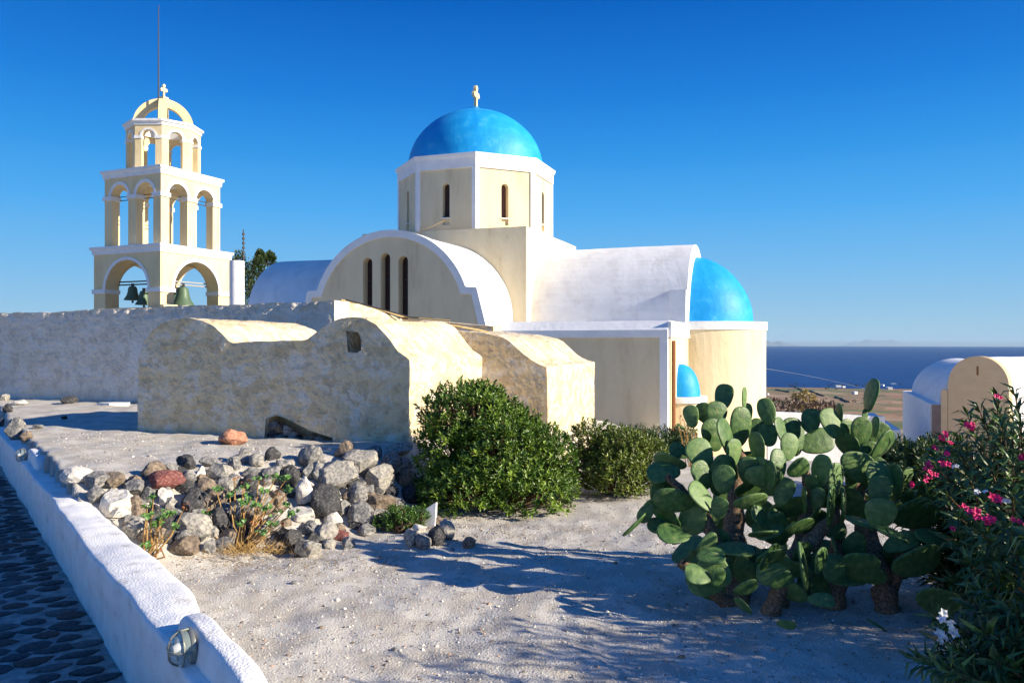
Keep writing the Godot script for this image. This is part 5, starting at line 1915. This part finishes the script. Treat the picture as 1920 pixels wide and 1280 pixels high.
# ------------------------------------------------------------------ oleanders
func oleander(label: String, foot: Vector3, stems: Array, seed_: int) -> Node3D:
	# stems: end points; long narrow leaves in whorls of three along the upper part
	var t := thing("oleander", label, "shrub", foot)
	var r2 := RandomNumberGenerator.new()
	r2.seed = seed_
	var lv := Leaves.new()
	var s := PackedVector3Array()
	for e in stems:
		var tip: Vector3 = e - foot
		var b := Vector3(r2.randf_range(-0.12, 0.12), -0.04, r2.randf_range(-0.12, 0.12))
		var mid := Vector3(lerpf(b.x, tip.x, 0.35), tip.y * 0.6, lerpf(b.z, tip.z, 0.35))
		var pts := []
		for i in 9:
			var f := i / 8.0
			pts.append(b.lerp(mid, f).lerp(mid.lerp(tip, f), f))
		tube(s, pts, [0.012, 0.011, 0.010, 0.009, 0.008, 0.007, 0.006, 0.005, 0.003], 5)
		var n := 20
		for i in n:
			var f := lerpf(0.38, 1.0, float(i) / (n - 1))
			var p: Vector3 = b.lerp(mid, f).lerp(mid.lerp(tip, f), f)
			var ax := (mid.lerp(tip, f) - b.lerp(mid, f)).normalized()
			var side := ax.cross(Vector3(0.3, 0.2, 0.9)).normalized().rotated(ax, i * 1.05 + r2.randf() * 0.6)
			for j in (5 if i == n - 1 else 3):
				var out := side.rotated(ax, TAU * j / 3.0 + r2.randf_range(-0.2, 0.2))
				var ld := (out * (0.85 if i < n - 1 else 0.5) + ax * r2.randf_range(0.35, 0.9)).normalized()
				var tone := r2.randf_range(0.7, 1.35)
				var c := Color(0.042 * tone, 0.092 * tone, 0.022 * tone)
				if r2.randf() < 0.12:
					c = Color(0.12, 0.19, 0.035)
				if r2.randf() < 0.015:
					c = Color(0.20, 0.13, 0.04)
				lv.leaf(p, ld, ax, r2.randf_range(0.075, 0.13), r2.randf_range(0.017, 0.025), r2.randf_range(0.1, 0.6), c)
	part(lv.mesh(), "foliage", M.oleander_leaf, t)
	part(smooth_mesh(s), "stems", M.twig, t)
	return t

func blossom(t: Node3D, p: Vector3, size: float, col: Color, seed_: int) -> void:
	var r2 := RandomNumberGenerator.new()
	r2.seed = seed_
	var lv := Leaves.new()
	for f in 3:
		var c := Vector3(r2.randfn(), r2.randfn() * 0.6, r2.randfn()) * size * 0.45
		var ax := Vector3(r2.randfn() * 0.5 - 0.2, 0.6, 0.7 + r2.randfn() * 0.4).normalized()
		var side := ax.cross(Vector3(0.1, 0.9, 0.2)).normalized()
		for j in 5:
			var out := side.rotated(ax, TAU * j / 5.0)
			var b := r2.randf_range(0.8, 1.15)
			lv.leaf(c, (out + ax * 0.45).normalized(), ax, size * 0.75, size * 0.62, 0.35, Color(col.r * b, col.g * b, col.b * b))
	part(lv.mesh(), "blossom", M.petal, t, p)

func oleanders() -> void:
	var r2 := RandomNumberGenerator.new()
	r2.seed = 321
	var foot := Vector3(2.95, 0, -4.6)
	foot.y = ground_y(foot.x, foot.z)
	var stems := []
	for q in [[1870, 752, 4.5], [1905, 745, 4.4], [1840, 775, 4.5], [1815, 800, 4.6], [1800, 822, 4.7], [1780, 835, 4.7], [1758, 858, 4.7], [1735, 882, 4.7], [1760, 880, 4.5], [1800, 850, 4.4], [1840, 830, 4.4], [1880, 800, 4.3], [1915, 800, 4.3], [1860, 880, 4.2], [1900, 870, 4.2], [1820, 900, 4.2], [1780, 930, 4.4], [1850, 940, 4.1], [1900, 930, 4.0], [1800, 970, 4.2], [1840, 1000, 4.0], [1890, 990, 3.9], [1740, 930, 4.6], [1790, 1010, 4.3], [1910, 1040, 3.9], [1860, 1050, 4.0], [1820, 1060, 4.1]]:
		stems.append(at(q[0], q[1], q[2]))
		for j in 2:
			stems.append(at(q[0] + r2.randf_range(-25, 45), q[1] + r2.randf_range(5, 60), q[2] + r2.randf_range(0.1, 0.7)))
	for q in [[1715, 940], [1735, 965], [1760, 990], [1700, 985], [1745, 1015], [1780, 1040], [1720, 1045], [1765, 1075], [1800, 1090], [1690, 1030], [1790, 1000], [1810, 1040], [1740, 1085]]:
		for j in 3:
			stems.append(at(q[0] + r2.randf_range(-12, 30), q[1] + r2.randf_range(-20, 25), r2.randf_range(4.9, 5.6)))
	for i in 46:
		stems.append(Vector3(r2.randf_range(3.0, 3.9), r2.randf_range(0.5, 1.12), -r2.randf_range(4.0, 5.2)))
	var t := oleander("tall oleander with magenta pink flowers beside the prickly pear", foot, stems, 71)
	var pk := Color(0.72, 0.02, 0.16)
	var i := 0
	for q in [[1873, 743, 4.4, 0.03], [1815, 795, 4.5, 0.035], [1823, 801, 4.5, 0.03], [1772, 812, 4.55, 0.03], [1783, 830, 4.6, 0.028], [1754, 841, 4.6, 0.026], [1775, 850, 4.5, 0.03], [1768, 868, 4.5, 0.04], [1749, 872, 4.55, 0.03], [1740, 885, 4.5, 0.028], [1752, 890, 4.5, 0.03], [1735, 898, 4.5, 0.03], [1707, 909, 4.6, 0.03], [1799, 951, 4.2, 0.03], [1832, 963, 3.9, 0.045], [1847, 976, 3.85, 0.045], [1865, 937, 3.9, 0.045], [1862, 972, 3.9, 0.04], [1915, 857, 3.9, 0.04], [1786, 991, 4.3, 0.022], [1910, 978, 3.9, 0.03], [1765, 822, 4.6, 0.022]]:
		blossom(t, at(q[0], q[1], q[2] - 0.12) - foot, q[3] * 0.78, pk, 700 + i)
		i += 1
	for q in [[1795, 874, 4.3, 0.018], [1834, 922, 4.1, 0.026], [1882, 940, 3.9, 0.02]]:
		blossom(t, at(q[0], q[1], q[2] - 0.1) - foot, q[3], Color(0.75, 0.78, 0.76), 740 + i)
		i += 1
	foot = Vector3(2.35, 0, -3.25)
	foot.y = ground_y(foot.x, foot.z)
	stems = []
	for q in [[1770, 1165, 3.35], [1790, 1180, 3.3], [1775, 1205, 3.3], [1830, 1140, 3.4], [1870, 1130, 3.4], [1905, 1150, 3.3], [1850, 1190, 3.2], [1900, 1200, 3.2], [1810, 1230, 3.2], [1760, 1250, 3.2], [1870, 1245, 3.1], [1730, 1240, 3.3], [1915, 1100, 3.4], [1840, 1110, 3.5], [1790, 1265, 3.1]]:
		stems.append(at(q[0], q[1], q[2]))
		stems.append(at(q[0] + r2.randf_range(0, 60), q[1] + r2.randf_range(-10, 40), q[2] + r2.randf_range(0.05, 0.3)))
	t = oleander("low oleander with white flowers at the edge of the gravel", foot, stems, 72)
	for q in [[1772, 1158, 3.2, 0.03], [1783, 1168, 3.2, 0.022], [1778, 1192, 3.2, 0.036], [1765, 1198, 3.2, 0.026]]:
		blossom(t, at(q[0], q[1], q[2]) - foot, q[3], Color(0.78, 0.80, 0.78), 760 + i)
		i += 1
	# the same hedge goes on outside the picture and shades the gravel
	for q in [[3.7, 3.1, 81, 1.5], [4.5, 2.7, 82, 1.85], [2.75, 2.3, 83, 1.3], [5.0, 3.8, 84, 1.8], [3.5, 1.9, 85, 1.7], [4.3, 1.5, 86, 1.9]]:
		foot = Vector3(q[0], 0, -q[1])
		foot.y = ground_y(foot.x, foot.z)
		stems = []
		for j in 110:
			stems.append(foot + Vector3(r2.randfn() * 0.42, q[3] * r2.randf_range(0.45, 1.0), r2.randfn() * 0.42))
		oleander("oleander of the hedge beyond the white flowered one", foot, stems, q[2])
		get_child(get_child_count() - 1).set_meta("group", "hedge oleanders")

# ------------------------------------------------------------------ small plants
func geranium(label: String, foot: Vector3, tips: Array, dry: float, seed_: int) -> void:
	var t := thing("geranium", label, "plant", foot)
	var r2 := RandomNumberGenerator.new()
	r2.seed = seed_
	var lv := Leaves.new()
	var dr := Leaves.new()
	var s := PackedVector3Array()
	for e in tips:
		var tip: Vector3 = e - foot
		var b := Vector3(r2.randf_range(-0.05, 0.05), -0.03, r2.randf_range(-0.04, 0.04))
		var mid := b.lerp(tip, 0.5) + Vector3(r2.randfn(), -0.3, r2.randfn()) * 0.03
		tube(s, [b, mid, tip], [0.008, 0.006, 0.004], 6)
		var green := r2.randf() > dry
		for i in (9 if green else 4):
			var dir := Vector3(r2.randfn(), 0.5 + r2.randf() * 0.6, r2.randfn()).normalized()
			var up := Vector3(r2.randfn() * 0.5, 1, r2.randfn() * 0.5 + 0.5).normalized()
			var p := tip + Vector3(r2.randfn(), r2.randfn() * 0.6, r2.randfn()) * 0.018
			var g := r2.randf_range(0.8, 1.3)
			if green:
				lv.leaf(p, dir, up, 0.042, 0.042, 0.3, Color(0.09 * g, 0.19 * g, 0.045 * g))
			else:
				dr.leaf(p, dir, up, 0.026, 0.022, 0.5, Color(0.26 * g, 0.09 * g, 0.03 * g))
	if lv.v.size():
		part(lv.mesh(), "foliage", M.leaf, t)
	if dr.v.size():
		part(dr.mesh(), "withered_heads", M.dry_leaf, t)
	part(smooth_mesh(s), "stems", M.dry_stem, t)

func small_plants() -> void:
	var r2 := RandomNumberGenerator.new()
	r2.seed = 55
	# two geraniums in the rocks; pixels of the stem ends
	var foot := hit(282, 1040)
	var d := -foot.z - 0.05
	var tips := []
	for q in [[287, 935, 0.1], [276, 950, 0.1], [345, 952, 0.12], [318, 965, 0.1], [305, 968, 0.05], [275, 972, 0.0], [328, 990, 0.0], [303, 1032, -0.1], [275, 1025, -0.05], [292, 985, 0.05], [298, 975, 0.1]]:
		tips.append(at(q[0], q[1], d + q[2]))
	geranium("sparse geranium with pale stems among the rocks beside the white wall", foot, tips, 0.1, 91)
	foot = hit(450, 1030)
	d = -foot.z + 0.05
	tips = []
	for q in [[440, 897, 0.3], [460, 903, 0.3], [455, 915, 0.25], [385, 965, 0.1], [393, 962, 0.1], [485, 900, 0.3], [497, 905, 0.3], [515, 898, 0.3], [535, 900, 0.3], [540, 922, 0.2], [520, 925, 0.2], [495, 925, 0.2], [470, 935, 0.2], [455, 945, 0.15], [480, 950, 0.1], [500, 955, 0.1], [460, 965, 0.1], [485, 970, 0.05], [520, 965, 0.1], [540, 950, 0.1], [430, 930, 0.2], [405, 920, 0.2], [510, 985, 0.0], [475, 985, 0.0], [450, 985, 0.0], [495, 1000, -0.05], [530, 985, 0.0], [545, 965, 0.05]]:
		tips.append(at(q[0], q[1], d + q[2]))
	geranium("straggling half dried geranium with orange heads growing from the rock heap", foot, tips, 0.3, 92)
	# dead grass at its foot
	var t := thing("dry_grass", "tuft of straw coloured dead grass under the half dried geranium", "grass", foot + Vector3(0.06, -0.01, 0.05))
	var lv := Leaves.new()
	for i in 420:
		var p := Vector3(r2.randfn() * 0.17, 0.0, r2.randfn() * 0.08)
		var dir := Vector3(r2.randfn() * 0.7, r2.randf_range(0.2, 1.0), r2.randfn() * 0.7).normalized()
		var g := r2.randf_range(0.7, 1.2)
		lv.leaf(p, dir, Vector3(r2.randfn(), r2.randfn(), r2.randfn()).normalized(), r2.randf_range(0.06, 0.16), 0.004, 0.3, Color(0.42 * g, 0.27 * g, 0.09 * g))
	part(lv.mesh(), "blades", M.dry_leaf, t)
	# small green plant by the marble slab
	foot = hit(745, 1000)
	d = -foot.z + 0.08
	var lobes := []
	for q in [[730, 985, 34, 26], [765, 975, 34, 26], [748, 968, 30, 22], [790, 968, 18, 16], [715, 1000, 20, 14]]:
		lobes.append([at(q[0], q[1], d) - foot, Vector3(q[2], q[3], q[2] * 0.8) * d / F])
	shrub("leafy_herb", "small bright green feathery plant in front of the marble slab", foot, lobes, 520, Color(0.055, 0.13, 0.02), Color(0.11, 0.22, 0.03), 0.026, 0.009, 93)
	# fallen leaves and straw on the ground
	var lit := Leaves.new()
	for i in 1500:
		var px := 0.0
		var py := 0.0
		var pick := i % 4
		if pick == 0:
			px = r2.randf_range(780, 1120); py = 985.0 + absf(r2.randfn()) * 22.0
		elif pick == 1:
			px = r2.randf_range(1230, 1760); py = 1080.0 + absf(r2.randfn()) * 70.0
		elif pick == 2:
			px = r2.randf_range(330, 760); py = 1045.0 + absf(r2.randfn()) * 18.0
		else:
			px = r2.randf_range(360, 1700); py = r2.randf_range(1010, 1280)
			if r2.randf() < 0.7:
				continue
		if py > 1285.0:
			continue
		var p := hit(px, py)
		if wall_q(p.x, -p.z) < 0.35:
			continue
		var a := r2.randf() * TAU
		var g := r2.randf_range(0.6, 1.2)
		lit.leaf(p + Vector3(0, 0.006, 0), Vector3(cos(a), r2.randf_range(0.0, 0.25), sin(a)).normalized(), Vector3.UP, r2.randf_range(0.015, 0.05), r2.randf_range(0.004, 0.012), 0.3, Color(0.24 * g, 0.155 * g, 0.07 * g))
	var lo := part(lit.mesh(), "leaf_litter", M.dry_leaf, self)
	lo.set_meta("kind", "stuff")
	tag(lo, "dry brown leaves and straw scattered on the gravel", "leaf litter")
	# sprouts under the cactus
	foot = hit(1362, 1105)
	shrub("weed", "little green weed sprouting at the foot of the prickly pear", foot, [[Vector3(0, 0.05, 0), Vector3(0.05, 0.06, 0.05)]], 26, Color(0.05, 0.11, 0.02), Color(0.09, 0.17, 0.03), 0.03, 0.008, 94)
	# reddish succulent sprigs by the church corner
	foot = at(1292, 640, 10.5)
	foot.y = ground_y(foot.x, foot.z)
	tips = []
	for q in [[1275, 782], [1283, 790], [1290, 778], [1296, 800], [1282, 805], [1300, 790], [1305, 808], [1272, 800]]:
		tips.append(at(q[0], q[1], 10.5 + r2.randf_range(-0.1, 0.1)))
	geranium("thin reddish sprigs rising by the church's rusty pipe", foot, tips, 0.55, 95)
